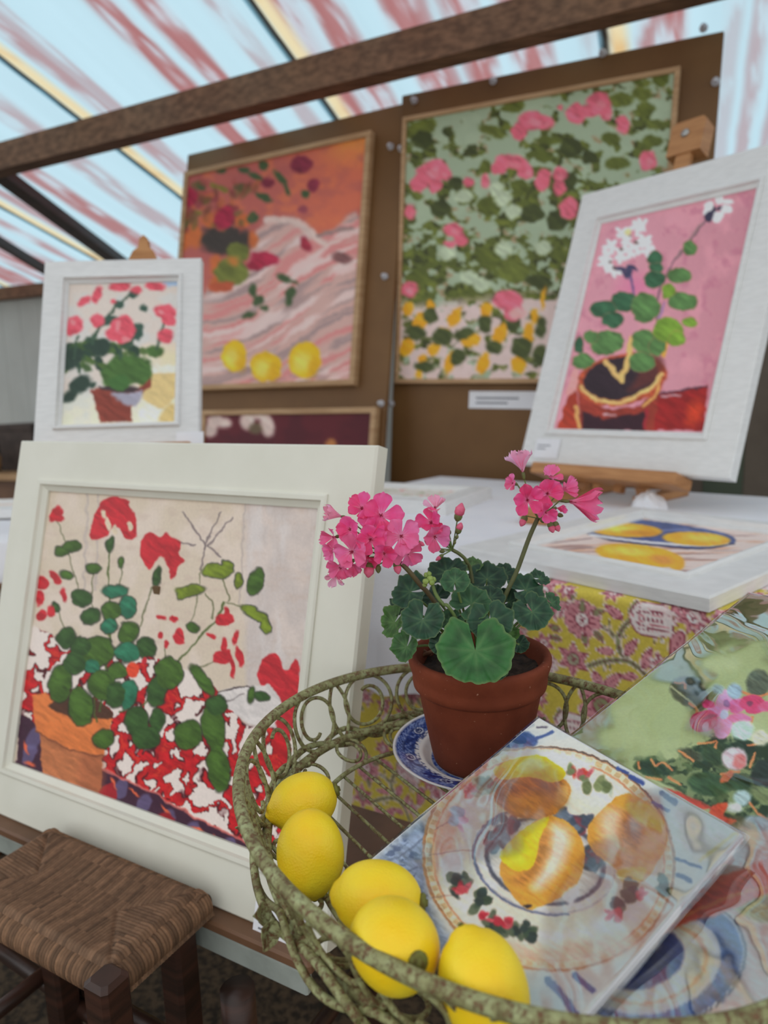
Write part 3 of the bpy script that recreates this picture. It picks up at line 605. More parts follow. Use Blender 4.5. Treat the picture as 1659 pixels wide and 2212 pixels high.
def paint_hedge(X, Y):
    c = Canvas(X, Y, (146, 164, 140), warp=6, wscale=14).frame(840, 130, 2.592)
    c.wash((164, 182, 156), np.clip((c.n(120, 90, 2) - .5) * 5, 0, 1), .4)
    dens = np.clip((c.y - 250 - (c.x - 800) * -.12) / 900, 0, 1)
    nz = c.n(58, 44, 4, 3); lf = np.clip((nz - (.60 - .20 * dens)) * 14, 0, 1) * np.clip((c.y - 60 + c.x * .22) / 200, 0, 1)
    c.wash((84, 94, 40), lf, var=.3); c.wash((56, 62, 30), lf * np.clip((c.n(26, 22, 7) - .52) * 8, 0, 1)); c.wash((112, 122, 48), lf * np.clip((c.n(40, 34, 9) - .6) * 8, 0, 1), .7)
    c.wash((150, 92, 60), np.clip((.05 - np.abs(nz - (.585 - .20 * dens))) * 30, 0, 1) * np.clip((c.n(50, 50, 5) - .58) * 10, 0, 1), .5)
    for x, y, rx, ry, a in ((690, 260, 70, 36, -15), (180, 380, 90, 50, -20), (190, 450, 60, 50, 0), (330, 400, 36, 26, 0), (580, 400, 80, 30, 20), (470, 500, 30, 34, 0), (1300, 220, 70, 40, 0), (1420, 190, 60, 40, 0), (1520, 100, 50, 50, 0), (1440, 270, 50, 40, 10), (1490, 360, 60, 30, 0), (900, 450, 80, 26, 0), (1020, 490, 60, 50, 0), (1240, 440, 60, 40, 0), (1470, 450, 60, 36, 0), (870, 540, 50, 36, 0), (1120, 540, 40, 40, 0), (1280, 580, 70, 36, 0), (540, 600, 36, 40, 0), (730, 710, 50, 46, 0), (160, 760, 30, 30, 0), (370, 690, 40, 40, 0), (1010, 680, 40, 50, 0), (560, 820, 70, 50, 0), (800, 860, 70, 50, 0), (290, 830, 60, 50, 0), (940, 900, 60, 50, 0), (700, 1180, 90, 60, 0), (560, 1120, 70, 60, 0), (150, 1230, 60, 60, 0), (480, 1320, 80, 40, 0), (840, 1240, 80, 40, 10)): c.ell(x, y, rx, ry, ((84, 94, 38), (60, 68, 34), (92, 102, 44))[int(x + y) % 3], a, 10, .35)
    for x, y in ((600, 720), (640, 780), (700, 850), (450, 1220), (520, 1260), (640, 1060), (420, 760), (860, 1050), (330, 1080)): c.ell(x, y, 48, 40, (170, 186, 160), 0, 16, .2)
    # chequered cloth at the foot
    m = np.clip((c.y - 1300 + .1 * c.x - 60) / 60, 0, 1); c.wash((206, 186, 186), m * np.clip((c.n(50, 40, 3) - .34) * 8, 0, 1), .95)
    for x, y, w, h, a in ((110, 1390, 34, 44, 20), (170, 1470, 36, 60, 30), (230, 1370, 24, 30, 20), (370, 1440, 30, 60, 25), (545, 1400, 34, 50, 15), (625, 1530, 34, 66, 20), (780, 1530, 30, 70, 8), (820, 1430, 26, 40, 10), (100, 1610, 34, 60, 20), (250, 1620, 36, 40, 0), (460, 1570, 50, 40, -10), (530, 1700, 34, 60, 15), (725, 1705, 42, 50, 0), (350, 1690, 30, 70, 20), (170, 1745, 20, 40, 20), (865, 1330, 16, 60, 8), (310, 1520, 30, 24, 0), (190, 1680, 24, 34, 20)): c.ell(x, y, w, h, (216, 154, 28), a, 10, .15)
    for x, y, rx, ry, a in ((150, 1530, 60, 36, 20), (300, 1550, 60, 50, 0), (230, 1430, 40, 50, 20), (420, 1530, 60, 30, -10), (590, 1610, 50, 40, 0), (745, 1610, 60, 60, 0), (850, 1650, 40, 60, 0), (390, 1660, 40, 50, 10), (200, 1720, 60, 30, 10), (540, 1480, 40, 50, 0), (700, 1480, 40, 40, 0), (850, 1500, 30, 60, 0)): c.ell(x, y, rx, ry, (66, 76, 40), a, 12, .35)
    FL = [(810, 340, 90, 55, 10), (730, 400, 50, 50, -40), (880, 350, 50, 40, 20), (1050, 300, 60, 60, 0), (1180, 240, 70, 60, 20), (1130, 280, 50, 40, 0), (1215, 300, 30, 40, 0), (1310, 360, 34, 50, 0), (240, 620, 90, 60, -20), (170, 690, 50, 50, -40), (310, 630, 50, 40, 20), (260, 700, 40, 40, 0), (690, 570, 90, 42, 10), (620, 600, 46, 40, -20), (770, 620, 44, 44, 20), (860, 670, 44, 60, 20), (960, 640, 44, 40, 0), (950, 710, 34, 44, 0), (1450, 560, 50, 60, 0), (1010, 830, 54, 60, 0), (360, 950, 50, 40, 20), (400, 1000, 40, 40, 0), (110, 1280, 54, 46, 0), (665, 1345, 80, 56, 0), (700, 1410, 50, 50, 0), (440, 680, 30, 30, 0), (120, 850, 30, 40, 0), (960, 265, 18, 18, 0), (540, 680, 24, 40, 0), (340, 1030, 30, 20, 0)]
    for x, y, rx, ry, a in FL: c.ell(x, y, rx, ry, (206, 98, 118), a, 12, .35); 
    for x, y, rx, ry, a in FL[::2]: c.ell(x + 10, y + 12, rx * .4, ry * .4, (226, 136, 150), a, 16, .2, .7)
    c.ell(720, 1420, 40, 30, (220, 160, 160), 0, 20)
    return c.out()
def paint_pink(X, Y):
    c = Canvas(X, Y, (200, 142, 158), warp=5, wscale=15).frame(1100, 300, 2.698)
    c.wash((186, 128, 142), np.clip((c.x - 800) / 400, 0, 1), .7); c.wash((222, 156, 172), np.clip((c.n(90, 120, 2) - .45) * 4, 0, 1), .4); c.wash((178, 108, 132), np.clip((c.n(60, 60, 5) - .6) * 6, 0, 1), .5); c.wash((214, 110, 156), np.clip(1 - np.hypot(c.x - 740, (c.y - 870) * 1.3) / 170, 0, 1), .7)
    c.poly([(860, 1495), (1160, 1435), (1130, 1700), (820, 1700)], (142, 34, 34), smooth=False, var=.3); c.ell(1080, 1600, 50, 80, (176, 56, 34), 20, 40, .3); c.line([(880, 1485), (1010, 1462), (1150, 1445)], 12, (70, 44, 58)); c.line([(890, 1502), (1000, 1490)], 9, (190, 186, 200), op=.8)
    c.poly([(290, 1660), (340, 1500), (390, 1460), (420, 1700), (280, 1700)], (160, 58, 40), var=.3, smooth=False); c.line([(390, 1560), (410, 1680)], 22, (206, 158, 96), 8); c.poly([(330, 1500), (360, 1380), (400, 1340), (400, 1450)], (216, 150, 150))
    c.poly([(395, 1440), (560, 1580), (760, 1560), (880, 1440), (840, 1700), (420, 1700)], (140, 54, 42), var=.3, smooth=False); c.poly([(425, 1580), (550, 1640), (790, 1590), (790, 1700), (425, 1700)], (52, 28, 38), 12, smooth=False); c.line([(550, 1610), (620, 1612)], 10, (190, 160, 170)); c.line([(800, 1580), (790, 1680)], 20, (150, 40, 50), 10)
    c.ell(655, 1405, 265, 150, (168, 76, 50), -10, 8, .3); c.ell(650, 1395, 220, 120, (48, 36, 44), -10, 8, .2); c.poly([(700, 1480), (860, 1400), (900, 1290), (820, 1250), (740, 1400)], (96, 48, 44), 40, op=.8)
    c.line([(415, 1440), (470, 1500), (580, 1535), (700, 1520), (820, 1450), (885, 1370)], 24, (216, 176, 112), 8, .25); c.line([(780, 1560), (850, 1490), (880, 1400)], 16, (206, 158, 90), 8); c.line([(915, 1200), (905, 1260)], 24, (222, 164, 60), 10)
    c.line([(560, 1305), (610, 1360), (655, 1405)], 34, (212, 172, 110), 8); c.line([(650, 1405), (690, 1290), (712, 1165)], 32, (216, 176, 108), 8)
    c.line([(1160, 460), (1060, 590), (960, 720), (880, 880), (860, 1060)], 10, (112, 84, 98)); c.line([(700, 770), (730, 900)], 13, (96, 84, 130)); c.line([(900, 960), (870, 1060)], 12, (150, 120, 170)); c.line([(1120, 500), (970, 700)], 16, (140, 116, 116), 10, op=.6)
    for x, y, rx, ry, a, k in ((670, 950, 82, 60, 0, 0), (545, 992, 74, 50, 0, 0), (795, 985, 84, 88, 0, 1), (600, 1055, 62, 46, 0, 0), (570, 1188, 98, 66, -12, 1), (430, 1300, 62, 46, 0, 1), (408, 1205, 30, 52, 0, 0), (475, 1150, 40, 36, 0, 1), (790, 1185, 78, 72, 0, 1), (862, 1215, 50, 50, 0, 1), (775, 1300, 76, 56, 0, 1), (852, 690, 46, 38, 0, 0), (852, 752, 42, 32, 0, 0), (845, 820, 64, 50, 0, 0), (990, 798, 72, 42, 0, 1), (930, 890, 40, 46, 0, 2), (1012, 950, 84, 52, 0, 1), (925, 1115, 84, 76, 0, 2), (975, 1165, 50, 44, 0, 2), (1050, 1065, 42, 28, 0, 2), (1052, 640, 46, 44, 0, 1)):
        cc = ((52, 92, 66), (82, 120, 70), (112, 148, 54))[k]; c.ell(x, y, rx + 3, ry + 3, (190, 110, 90), a, 4, op=.5); c.ell(x, y, rx, ry, cc, a, 6, .35); c.ell(x + rx * .2, y - ry * .1, rx * .5, ry * .4, tuple(v * 1.18 for v in cc), a, 30, .2, .5)
    rs = np.random.RandomState(2)
    for x, y in ((590, 630), (560, 730), (650, 680), (690, 600), (740, 640), (660, 550), (740, 520), (790, 590), (770, 500), (610, 770), (560, 690), (800, 640), (700, 660)):
        for k in range(5): a = 2 * pi * k / 5 + rs.rand(); c.ell(x + 24 * math.cos(a), y + 24 * math.sin(a), 24, 14, (232, 222, 226), math.degrees(a), 5, .1)
    for x, y in ((655, 640), (700, 560), (590, 720), (620, 750), (740, 600)): c.ell(x, y, 12, 8, (112, 96, 92), 30, 5)
    c.ell(690, 545, 16, 22, (226, 206, 150), 20, 10)
    for x, y, a in ((655, 755, 10), (690, 770, -60), (720, 755, 30), (670, 790, 60), (700, 790, 100)): c.ell(x, y, 34, 12, (62, 62, 92), a, 6)
    for x, y, rx, ry, a in ((1160, 390, 32, 26, -30), (1225, 355, 26, 26, 0), (1270, 365, 40, 16, 10), (1265, 410, 36, 24, 20), (1210, 455, 34, 36, 0), (1150, 420, 26, 18, 40), (1235, 440, 24, 20, 0)): c.ell(x, y, rx, ry, (236, 226, 230), a, 5, .08)
    c.ell(1165, 455, 24, 36, (52, 50, 72), 30, 6); c.ell(1190, 415, 14, 26, (60, 58, 78), 40, 6); c.ell(1228, 402, 14, 12, (60, 58, 78), 0, 5)
    return c.out()
def paint_lemon_bowl(X, Y):
    c = Canvas(X, Y, (206, 192, 188), warp=.8, wscale=9).frame(1000, 1060, 2.517)
    st = fbm(c.x / 300, c.y / 9, 4, 2); c.wash((150, 120, 116), np.clip((st - .60) * 9, 0, 1), .9); c.wash((196, 150, 120), np.clip((fbm(c.x / 200 + 5, c.y / 8, 6, 2) - .62) * 9, 0, 1), .8)
    for y in (205, 235, 262, 300): c.line([(330, y + 40), (700, y - 20 + (y - 205) * .3)], 6, (120, 92, 96), 4, op=.8)
    c.poly([(655, 215), (760, 165), (1000, 160), (1300, 205), (1450, 240), (1475, 285), (1300, 312), (1060, 295), (800, 262)], (62, 82, 134), 4, .3); c.line([(660, 225), (800, 266), (1060, 298), (1300, 315), (1475, 288)], 9, (40, 48, 84), 4)
    c.line([(690, 240), (900, 268), (1120, 290), (1320, 298), (1440, 285)], 12, (214, 218, 228), 4); c.line([(1090, 215), (1200, 212), (1260, 225)], 14, (96, 112, 158), 5)
    c.ell(880, 213, 205, 38, (214, 160, 40), 3, 5, .15); c.ell(1270, 262, 185, 38, (216, 162, 38), 3, 5, .15); c.ell(960, 352, 240, 58, (216, 162, 40), 7, 5, .15); c.ell(1150, 385, 60, 40, (214, 160, 44), 30, 8)
    for x, y, rx, ry in ((830, 205, 110, 18), (1300, 258, 90, 16), (900, 330, 120, 22)): c.ell(x, y, rx, ry, (234, 194, 78), 4, 20, .15)
    c.ell(1080, 375, 60, 22, (196, 136, 62), 10, 16); c.ell(960, 230, 90, 14, (196, 136, 40), 4, 12)
    return c.out()
def paint_dark(X, Y):
    c = Canvas(X, Y, (84, 20, 30), warp=2, wscale=10).frame(380, 280, 3.252); c.wash((66, 14, 26), np.clip((c.n(120, 90, 2) - .4) * 4, 0, 1), .6)
    for x, y, rx, ry, a in ((560, 2000, 90, 40, 0), (500, 2050, 50, 60, 0), (640, 2080, 50, 80, -10), (290, 2050, 80, 40, 10), (240, 2110, 50, 50, 0), (350, 2060, 40, 30, 0)): c.ell(x, y, rx, ry, (196, 176, 170), a, 20, .3)
    c.ell(560, 2100, 50, 40, (96, 80, 60), 0, 20); c.ell(1090, 2210, 40, 40, (170, 110, 60), 0, 20); c.ell(700, 2400, 220, 160, (70, 80, 50), 0, 60)
    return c.out()
def paint_small(X, Y):
    c = Canvas(X, Y, (206, 204, 200), warp=1, wscale=8); c.wash((150, 164, 128), np.clip((c.n(16, 5, 3) - .55) * 8, 0, 1), .8); c.wash((206, 120, 120), np.clip((c.n(14, 5, 7) - .62) * 10, 0, 1), .8)
    return c.out()

# ---- panels that carry the large paintings
HB = M['hardboard']
def panel(label, p_tl, ex, ey, W, H, thick, pins):
    ex = unit(ex); ey = unit(ey - (ey @ ex) * ex); n = -np.cross(ex, ey); c = p_tl + ex * W / 2 + ey * H / 2
    root = empty('exhibition_stand', c + ey * H / 2, label, 'display stand', 'brown hardboard stands')
    b = MB(); b.box(c - n * thick / 2, ex, ey, n, W, H, thick, .003); b.build('board', HB, root)


    for x, y in pins:
        p = at_plane(x, y, c, n); b = MB(); b.lathe(p, [(.012, 0), (.013, .004), (.008, .006), (.006, .014), (.009, .018), (.004, .022)], 10, n); b.build('fixing_stud', M['pin'], root, True)
    return root, c, n
DS = 2.6 / 2.5
def scaled(p, k): return CAMP + (np.asarray(p, float) - CAMP) * k
D_tl = scaled((.106, 2.696, 2.024), DS); D_ex = V(.888, -.459, -.030); D_ey = V(-.062, -.051, -.997)
C_tl = scaled((-.809, 3.201, 2.012), DS); C_ex = V(.882, -.471, 0); C_ey = V(-.074, -.194, -.978)
def back_off(p, ex, ey, k): n = -np.cross(unit(ex), unit(ey)); return p - n * k
nD = -np.cross(unit(D_ex), unit(D_ey)); pD = D_tl - nD * .034
a = at_plane(868, 206, pD, nD); b = at_plane(1567, 33, pD, nD)
wD = (b - a) @ unit(D_ex)
panel('brown hardboard panel behind the green geranium painting, right of the two', a, D_ex, D_ey, wD, 1.93, .02, ((1546, 178), (1302, 116), (1520, 62), (1066, 176), (896, 218), (868, 322), (854, 598), (846, 872)))
nC = -np.cross(unit(C_ex), unit(C_ey)); pC = C_tl - nC * .036
a2 = at_plane(405, 334, pC, nC); wC = (at_plane(862, 240, pC, nC) - a2) @ unit(C_ex)
panel('brown hardboard panel behind the lemon and striped cloth painting, left of the two', a2, C_ex, C_ey, wC + .03, 2.06, .02, ((845, 318), (832, 598), (824, 872)))

# ---- the pictures
W_, H_ = .695, .600; ex = V(.870, -.493, 0); ey = V(-.103, -.246, -.964); c0 = V(-.61, 1.21, 1.0155) + unit(ex) * W_ / 2 + unit(ey - (ey @ unit(ex)) * unit(ex)) * H_ / 2
A_root, A_c, A_ex, A_ey, A_n = framed('framed_painting', 'red geraniums in a terracotta pot, wide cream frame propped on low bench', c0, ex, ey, W_, H_, .0815, .0815, .026, M['cream'], paint_red, .00135, lip=.22, gain=1.28)
b = MB(); b.bar(A_c - A_n * .028 - A_ey * .1, A_c + A_ey * (H_ / 2 - .01) - A_n * .21, .05, .012, A_ex); b.build('rear_strut', M['backing'], A_root)
k = 1.0; W_, H_ = .362, .458; ex = V(.999, .037, 0); ey = V(-.013, -.373, -.928); tl = V(-.711, 1.720, 1.349); cB = tl + unit(ex) * .249 / 2 + unit(ey) * .345 / 2
B_root, B_c, B_ex, B_ey, B_n = framed('framed_painting', 'pink geraniums in a clay pot, narrow upright white frame on floor easel', cB, ex, ey, W_, H_, .0565, .0565, .026, M['white'], paint_pot_left, .0030, lip=.25, lh=2.2)
framed('framed_painting', 'three lemons on a striped cloth under orange wall, pale wood frame on panel', C_tl + unit(C_ex) * .898 * DS / 2 + unit(C_ey) * .927 * DS / 2, C_ex, C_ey, .898 * DS, .927 * DS, .022, .022, .034, M['pale_wood'], paint_towel, .0055, floatframe=True)
framed('framed_painting', 'pink geraniums in a green leafy hedge above yellow checks, pale wood frame', D_tl + unit(D_ex) * .906 * DS / 2 + unit(D_ey) * .921 * DS / 2, D_ex, D_ey, .906 * DS, .921 * DS, .016, .016, .032, M['pale_wood'], paint_hedge, .0048, floatframe=True)
ES = 2.185 / 1.9
E_tl = scaled((.553, 2.012, 1.580), ES); ex = V(.625, -.78, 0); ey = V(-.262, -.221, -.939)
exu = unit(ex); eyu = unit(ey - (ey @ exu) * exu); W_, H_ = .549 * ES, .740 * ES
E_root, E_c, E_ex, E_ey, E_n = framed('framed_painting', 'white geranium against pink, upright white frame on table easel', E_tl + exu * W_ / 2 + eyu * H_ / 2, ex, ey, W_, H_, .080 * ES, .096 * ES, .036, M['white'], paint_pink, .0034, lip=.2, lh=2.2)
# frame lying flat with lemons in a blue bowl
FZ = TZ + .024; near = at_z(1532, 1290, FZ); e_nl = unit(V(-.638, .770, 0)); e_nr = unit(V(.767, .642, 0)); fw, fh = .61, .485
cF = near + e_nr * fw / 2 + e_nl * fh / 2
framed('framed_painting', 'three lemons round a blue bowl, thick white frame lying flat on table', cF, e_nr, -e_nl, fw, fh, .088, .085, .0225, M['white'], paint_lemon_bowl, .0026, lip=.22, lh=2.2)
# dark red picture under the lemon painting
dr_tl = at_plane(432, 886, C_tl, nC); dr_w = (at_plane(808, 878, C_tl, nC) - dr_tl) @ unit(C_ex)
framed('framed_painting', 'white blooms on a dark maroon ground, pale wood frame below lemon painting', dr_tl + unit(C_ex) * dr_w / 2 + unit(C_ey) * .30, C_ex, C_ey, dr_w, .60, .022, .022, .034, M['pale_wood'], paint_dark, .010, floatframe=True)
# small flat frame at the back of the table
r0 = at_z(1062, 1052, TZ + .038); e_b = unit(at_z(827, 1041, TZ + .038) - r0); e_f = unit(np.cross(V(0, 0, 1), e_b)); e_f = e_f if e_f[1] < 0 else -e_f
framed('framed_painting', 'small floral picture in thick white frame lying flat behind the geranium', r0 + e_b * .20 + e_f * .15, -e_b, e_f, .40, .30, .05, .05, .0365, M['white'], paint_small, .006, lip=.25)

# ------------------------------------------------------------------ bench and rush stool in front on the left
eA = A_ex; eB = unit(V(.493, .870, 0)); BZ = (A_c + A_ey * .300)[2] - .001
bl = A_c + A_ey * .300 - A_ex * .3475                        # lower left corner of the big frame
br = bl + A_ex * .695
bench = empty('low_bench', V((bl[0] + br[0]) / 2, (bl[1] + br[1]) / 2, 0) + eB * .1, 'low wooden bench with pale painted edge and dark legs under the cream frame', 'bench')
b = MB(); b.box(V(*((bl + br) / 2)[:2], BZ - .008) + eB * .130 - eA * .11, eA, eB, V(0, 0, 1), .90, .30, .015, .003); b.build('bench_top', mat_plain('bench_top_wood', (122, 88, 64), (96, 68, 48), 8, .5, .1, 60, (1, 1, 1)), bench)
b = MB(); b.box(V(*((bl + br) / 2)[:2], BZ - .031) + eB * -.012 - eA * .11, eA, eB, V(0, 0, 1), .885, .012, .031, .002); b.build('apron', mat_plain('pale_green_paint', (164, 170, 162), (136, 142, 134), 14, .6, .2), bench)
legs = []
for s_, t_ in ((.60, -.047), (-.06, -.01), (.60, .25), (-.06, .25)):
    p = V(*bl[:2], 0) + eA * s_ + eB * t_; legs.append(p); b = MB(); b.lathe(p, [(.014, 0), (.016, .02), (.020, .10), (.017, .14), (.024, .17), (.024, .23), (.016, .26), (.021, .32), (.021, BZ - .045)], 12); b.build('leg', M['dark_wood'], bench, True)
for i, j, zz in ((0, 1, .20), (0, 2, .20), (1, 3, .2)):
    b = MB(); b.tube([legs[i] + V(0, 0, zz), (legs[i] + legs[j]) / 2 + V(0, 0, zz), legs[j] + V(0, 0, zz)], .012, 8); b.build('stretcher', M['dark_wood'], bench, True)

SZ = BZ + .043; sn = at_z(236, 2120, SZ - .01); sn[2] = 0; e1 = unit(V(.493, .870, 0)); e2 = -eA; sw, sd = .30, .15
sd = ((V(*bl[:2], 0) - sn) @ e1) - .016
stool = empty('rush_stool', sn + e1 * sd / 2 + e2 * sw / 2, 'low stool with woven rush seat and dark wooden corner posts', 'stool')
rush = mat_col('woven_rush', .75, .25, .4, 300, .22, 120)
# woven seat: strands run across each of the four wedges towards the middle
nxs, nys = 200, 130; uu = np.linspace(-.02, 1.02, nxs); vv = np.linspace(-.03, 1.03, nys); UU, VV = np.meshgrid(uu, vv)
sx, sy = UU * sw, VV * sd
dl, dr_, df_, db = sx, sw - sx, sy, sd - sy
dm = np.minimum(np.minimum(dl, dr_), np.minimum(df_, db)); side = (np.minimum(dl, dr_) < np.minimum(df_, db))
along = np.where(side, sy, sx); idx = np.floor(along / .0046); fr = along / .0046 - idx
roll = np.where(dm < .016, -(.016 - np.clip(dm, -.006, .016)) ** 2 / .016 * 1.3, 0)
zz = roll - .006 * np.clip(dm / .06, 0, 1) + .0011 * np.sin(fr * pi) - .002 * np.exp(-(np.abs(np.minimum(dl, dr_) - np.minimum(df_, db)) / .004) ** 2)
SP = sn[None, None] + sx[..., None] * e2 + sy[..., None] * e1; SP[..., 2] = SZ + zz
tone = .72 + .4 * vnoise(idx * 3.7 + 100 * side, np.floor(dm / .03), 3) + .14 * (np.sin(fr * pi) - .5)
rc = np.array([118., 92., 72.])[None, None] * tone[..., None]
grid_mesh('seat_top', SP, rush, stool, rc, gain=1.0)
# rolled edges of the seat: strands wrapped round the rails
for p0, d, ln, inn in ((sn, e2, sw, e1), (sn, e1, sd, e2), (sn + e2 * sw, e1, sd, -e2), (sn + e1 * sd, e2, sw, -e1)):
    s_ = np.linspace(0, ln, max(40, int(ln / .0009))); a = np.linspace(-.5, 3.5, 14); SS, AA = np.meshgrid(s_, a)
    fr = (SS / .0046) % 1; idx = np.floor(SS / .0046); rr = .017 + .0011 * np.sin(fr * pi)
    P = p0[None, None] + SS[..., None] * d + (-np.sin(AA) * rr + .010)[..., None] * inn; P[..., 2] = SZ - .024 + np.cos(AA) * rr
    tone = .70 + .4 * vnoise(idx * 3.7, AA * 0, 5) + .16 * (np.sin(fr * pi) - .5)
    grid_mesh('wrapped_rail', P, rush, stool, np.array([122., 94., 72.])[None, None] * tone[..., None], gain=1.0)
for i, j in ((0, 0), (1, 0), (0, 1), (1, 1)):
    p = sn + e2 * (sw * i) + e1 * (sd * j) + (e2 * (-.004 if i == 0 else .004)) + e1 * (-.006 if j == 0 else -.03) + e2 * ((.03 if i == 0 else -.03) if j else 0)
    hz = SZ + .004 if j == 0 else SZ - .045
    b = MB(); b.box(p + V(0, 0, hz / 2), e2, e1, V(0, 0, 1), .036, .036, hz, .005); b.build('leg', M['dark_wood'], stool)
for (i, j), (k_, l_), zz in (((0, 0), (1, 0), .22), ((0, 0), (0, 1), .26), ((1, 0), (1, 1), .26), ((0, 1), (1, 1), .22)):
    b = MB(); b.tube([sn + e2 * sw * i + e1 * sd * j + V(0, 0, zz), sn + e2 * sw * (i + k_) / 2 + e1 * sd * (j + l_) / 2 + V(0, 0, zz), sn + e2 * sw * k_ + e1 * sd * l_ + V(0, 0, zz)], .011, 8); b.build('stretcher', M['dark_wood'], stool, True)

# ------------------------------------------------------------------ label cards
def label_card(label, c, ex, ey, n, w, h, lines, t=.0012):
    root = empty('label_card', c + ey * h / 2, label, 'label')
    b = MB(); b.box(c, ex, ey, n, w, h, t); b.build('card', M['paper'], root)
    for y, l, hh in lines:
        b = MB(); b.box(c + n * (t / 2 + .0003) + ey * (-h / 2 + y) + ex * (-w / 2 + .10 * w + l / 2), ex, ey, n, l, hh, .0004); b.build('printed_line', M['print_ink'], root)
    return root
p_tl = at_plane(553, 1946, A_c + A_n * .004, A_n); p_bl = at_plane(540, 2011, A_c + A_n * .004, A_n)
lh = (p_bl - p_tl) @ A_ey; lw = .082
label_card('white printed card at lower right of the cream frame', p_tl + A_ex * lw / 2 + A_ey * lh / 2, A_ex, A_ey, A_n, lw, lh, ((.014, .030, .0026), (.022, .020, .0022), (.029, .008, .0022)))
pE = at_plane(1181, 969, E_c + E_n * .003, E_n); label_card('small white card at lower left of the white geranium frame', pE, E_ex, E_ey, E_n, .085, .058, ((.02, .045, .003), (.03, .03, .003)))
pB = at_plane(410, 947, B_c + B_n * .003, B_n); label_card('small white card at lower right corner of the small white frame', pB, B_ex, B_ey, B_n, .06, .03, ())
pL = at_plane(1090, 864, pD + nD * .003, nD); label_card('long white label strip fixed below the green hedge painting', pL, unit(D_ex), unit(D_ey - (D_ey @ unit(D_ex)) * unit(D_ex)), nD, .27, .062, ((.025, .16, .006), (.042, .12, .006)))

# ------------------------------------------------------------------ easels
# floor easel that carries the small upright frame
bt = B_c - B_ey * .229; bb = B_c + B_ey * .229; back = B_n * -.048
Eroot = empty('floor_easel', V(B_c[0], B_c[1] - .25, 0), 'light wooden floor easel with pointed top behind small white frame', 'easel')
mc = B_ex * .03
top = bt - B_ey * .095 + back + mc; low = bb + B_ey * .12 + back + mc
b = MB(); hw = .034; n = B_n * .022
def ml(t, w): return (bt + back + mc) - B_ey * t + B_ex * w
b.prism([ml(.0, -hw), ml(.0, hw), ml(.03, hw), ml(.052, hw * .72), ml(.062, hw * .36), ml(.085, hw * .30), ml(.095, 0), ml(.085, -hw * .30), ml(.062, -hw * .36), ml(.052, -hw * .72), ml(.03, -hw)], -n); b.build('finial', M['easel'], Eroot)
b = MB(); b.bar(ml(0, 0) - n / 2, low - n / 2, .05, .022, B_n, .002); b.build('mast', M['easel'], Eroot)
b = MB(); b.box(bb + B_ey * .014 - B_n * .005, B_ex, B_n, B_ey, .34, .07, .024, .003); b.build('tray', M['easel'], Eroot)
for s_ in (-1, 1):
    foot = V(B_c[0] + s_ * .26, 1.46, 0); b = MB(); b.bar(foot + V(0, 0, .0), bt + back * 1.6 + mc * .5 + B_ex * s_ * .06 + B_ey * .12, .04, .02, B_n, .002); b.build('leg', M['easel'], Eroot)
b = MB(); b.bar(V(B_c[0], 2.10, .01), bt + back * 2 + B_ey * .1, .04, .02, B_n, .002); b.build('rear_leg', M['easel'], Eroot)
b = MB(); b.bar(V(B_c[0] - .2, 1.535, .45), V(B_c[0] + .2, 1.535, .45), .03, .02); b.build('crossbar', M['easel'], Eroot)

# table easel that carries the pink picture
et = E_c - E_ey * H_ * 0; Hh = .740 * ES; et = E_c - E_ey * Hh / 2; eb = E_c + E_ey * Hh / 2; bk = E_n * -.055
T2 = empty('table_easel', V(*(eb + bk)[:2], TZ), 'beech table easel with bolted clamp behind the pink picture', 'easel')
mx = E_ex * -.03
def el(t, w, d=0): return et + bk + mx - E_ey * t + E_ex * w + E_n * d
for s_ in (-1, 1):
    b = MB(); b.bar(el(.02, s_ * .033), el(-Hh - .05, s_ * .033), .024, .026, E_n, .002); b.build('mast_rail', M['easel'], T2)
b = MB(); b.prism([el(.075, -.05, .014), el(.075, .05, .014), el(.165, .05, .014), el(.175, .04, .014), el(.175, -.04, .014), el(.165, -.05, .014)], E_n * -.05); cb = b.build('clamp_block', M['easel'], T2)
b = MB(); b.lathe(el(.135, -.005, .014), [(.012, 0), (.012, .003), (.009, .006), (.004, .008)], 14, E_n); b.build('bolt', M['metal'], cb, True)
b = MB(); b.box(el(.045, 0), E_ex, E_n, E_ey, .045, .02, .10, .002); b.build('centre_bar', M['easel'], T2)
tr0 = at_plane(1162, 1003, E_c + E_n * .02, E_n); 
b = MB(); b.box(eb + E_ey * .018 + E_n * .0 - E_ex * .012, E_ex, E_n, E_ey, .44, .085, .032, .003); b.build('tray', M['easel'], T2)
gz = TZ + .005
for s_ in (-1, 1):
    p = V(*(eb + bk + mx)[:2], 0) + E_ex * s_ * .10; fwd_ = unit(V(E_n[0], E_n[1], 0))
    b = MB(); b.bar(p + V(0, 0, gz + .02) + fwd_ * .0, eb + bk + mx + E_ex * s_ * .05 - E_ey * .05, .030, .024, E_n, .002); b.build('upright', M['easel'], T2)
    q = p + fwd_ * (.16 if s_ < 0 else .03); b = MB(); b.bar(q + V(0, 0, gz + .011), p - fwd_ * .20 + V(0, 0, gz + .011), .034, .022, (0, 0, 1), .002); b.build('foot', M['easel'], T2)
b = MB(); pr = V(*(eb + bk + mx)[:2], 0) - unit(V(E_n[0], E_n[1], 0)) * .19; b.bar(pr + V(0, 0, gz + .02), et + bk * 1.3 + mx + E_ey * .35, .03, .02, E_n, .002); b.build('rear_strut', M['easel'], T2)
blk = at_z(1149, 1134, TZ + .004); b = MB(); b.box(blk + V(0, 0, .017) + TY * .03, TX, TY, V(0, 0, 1), .07, .05, .034, .003)
tag(b.build('wooden_block', M['easel']), 'small beech block on the white cloth behind the right flower stem', 'block')
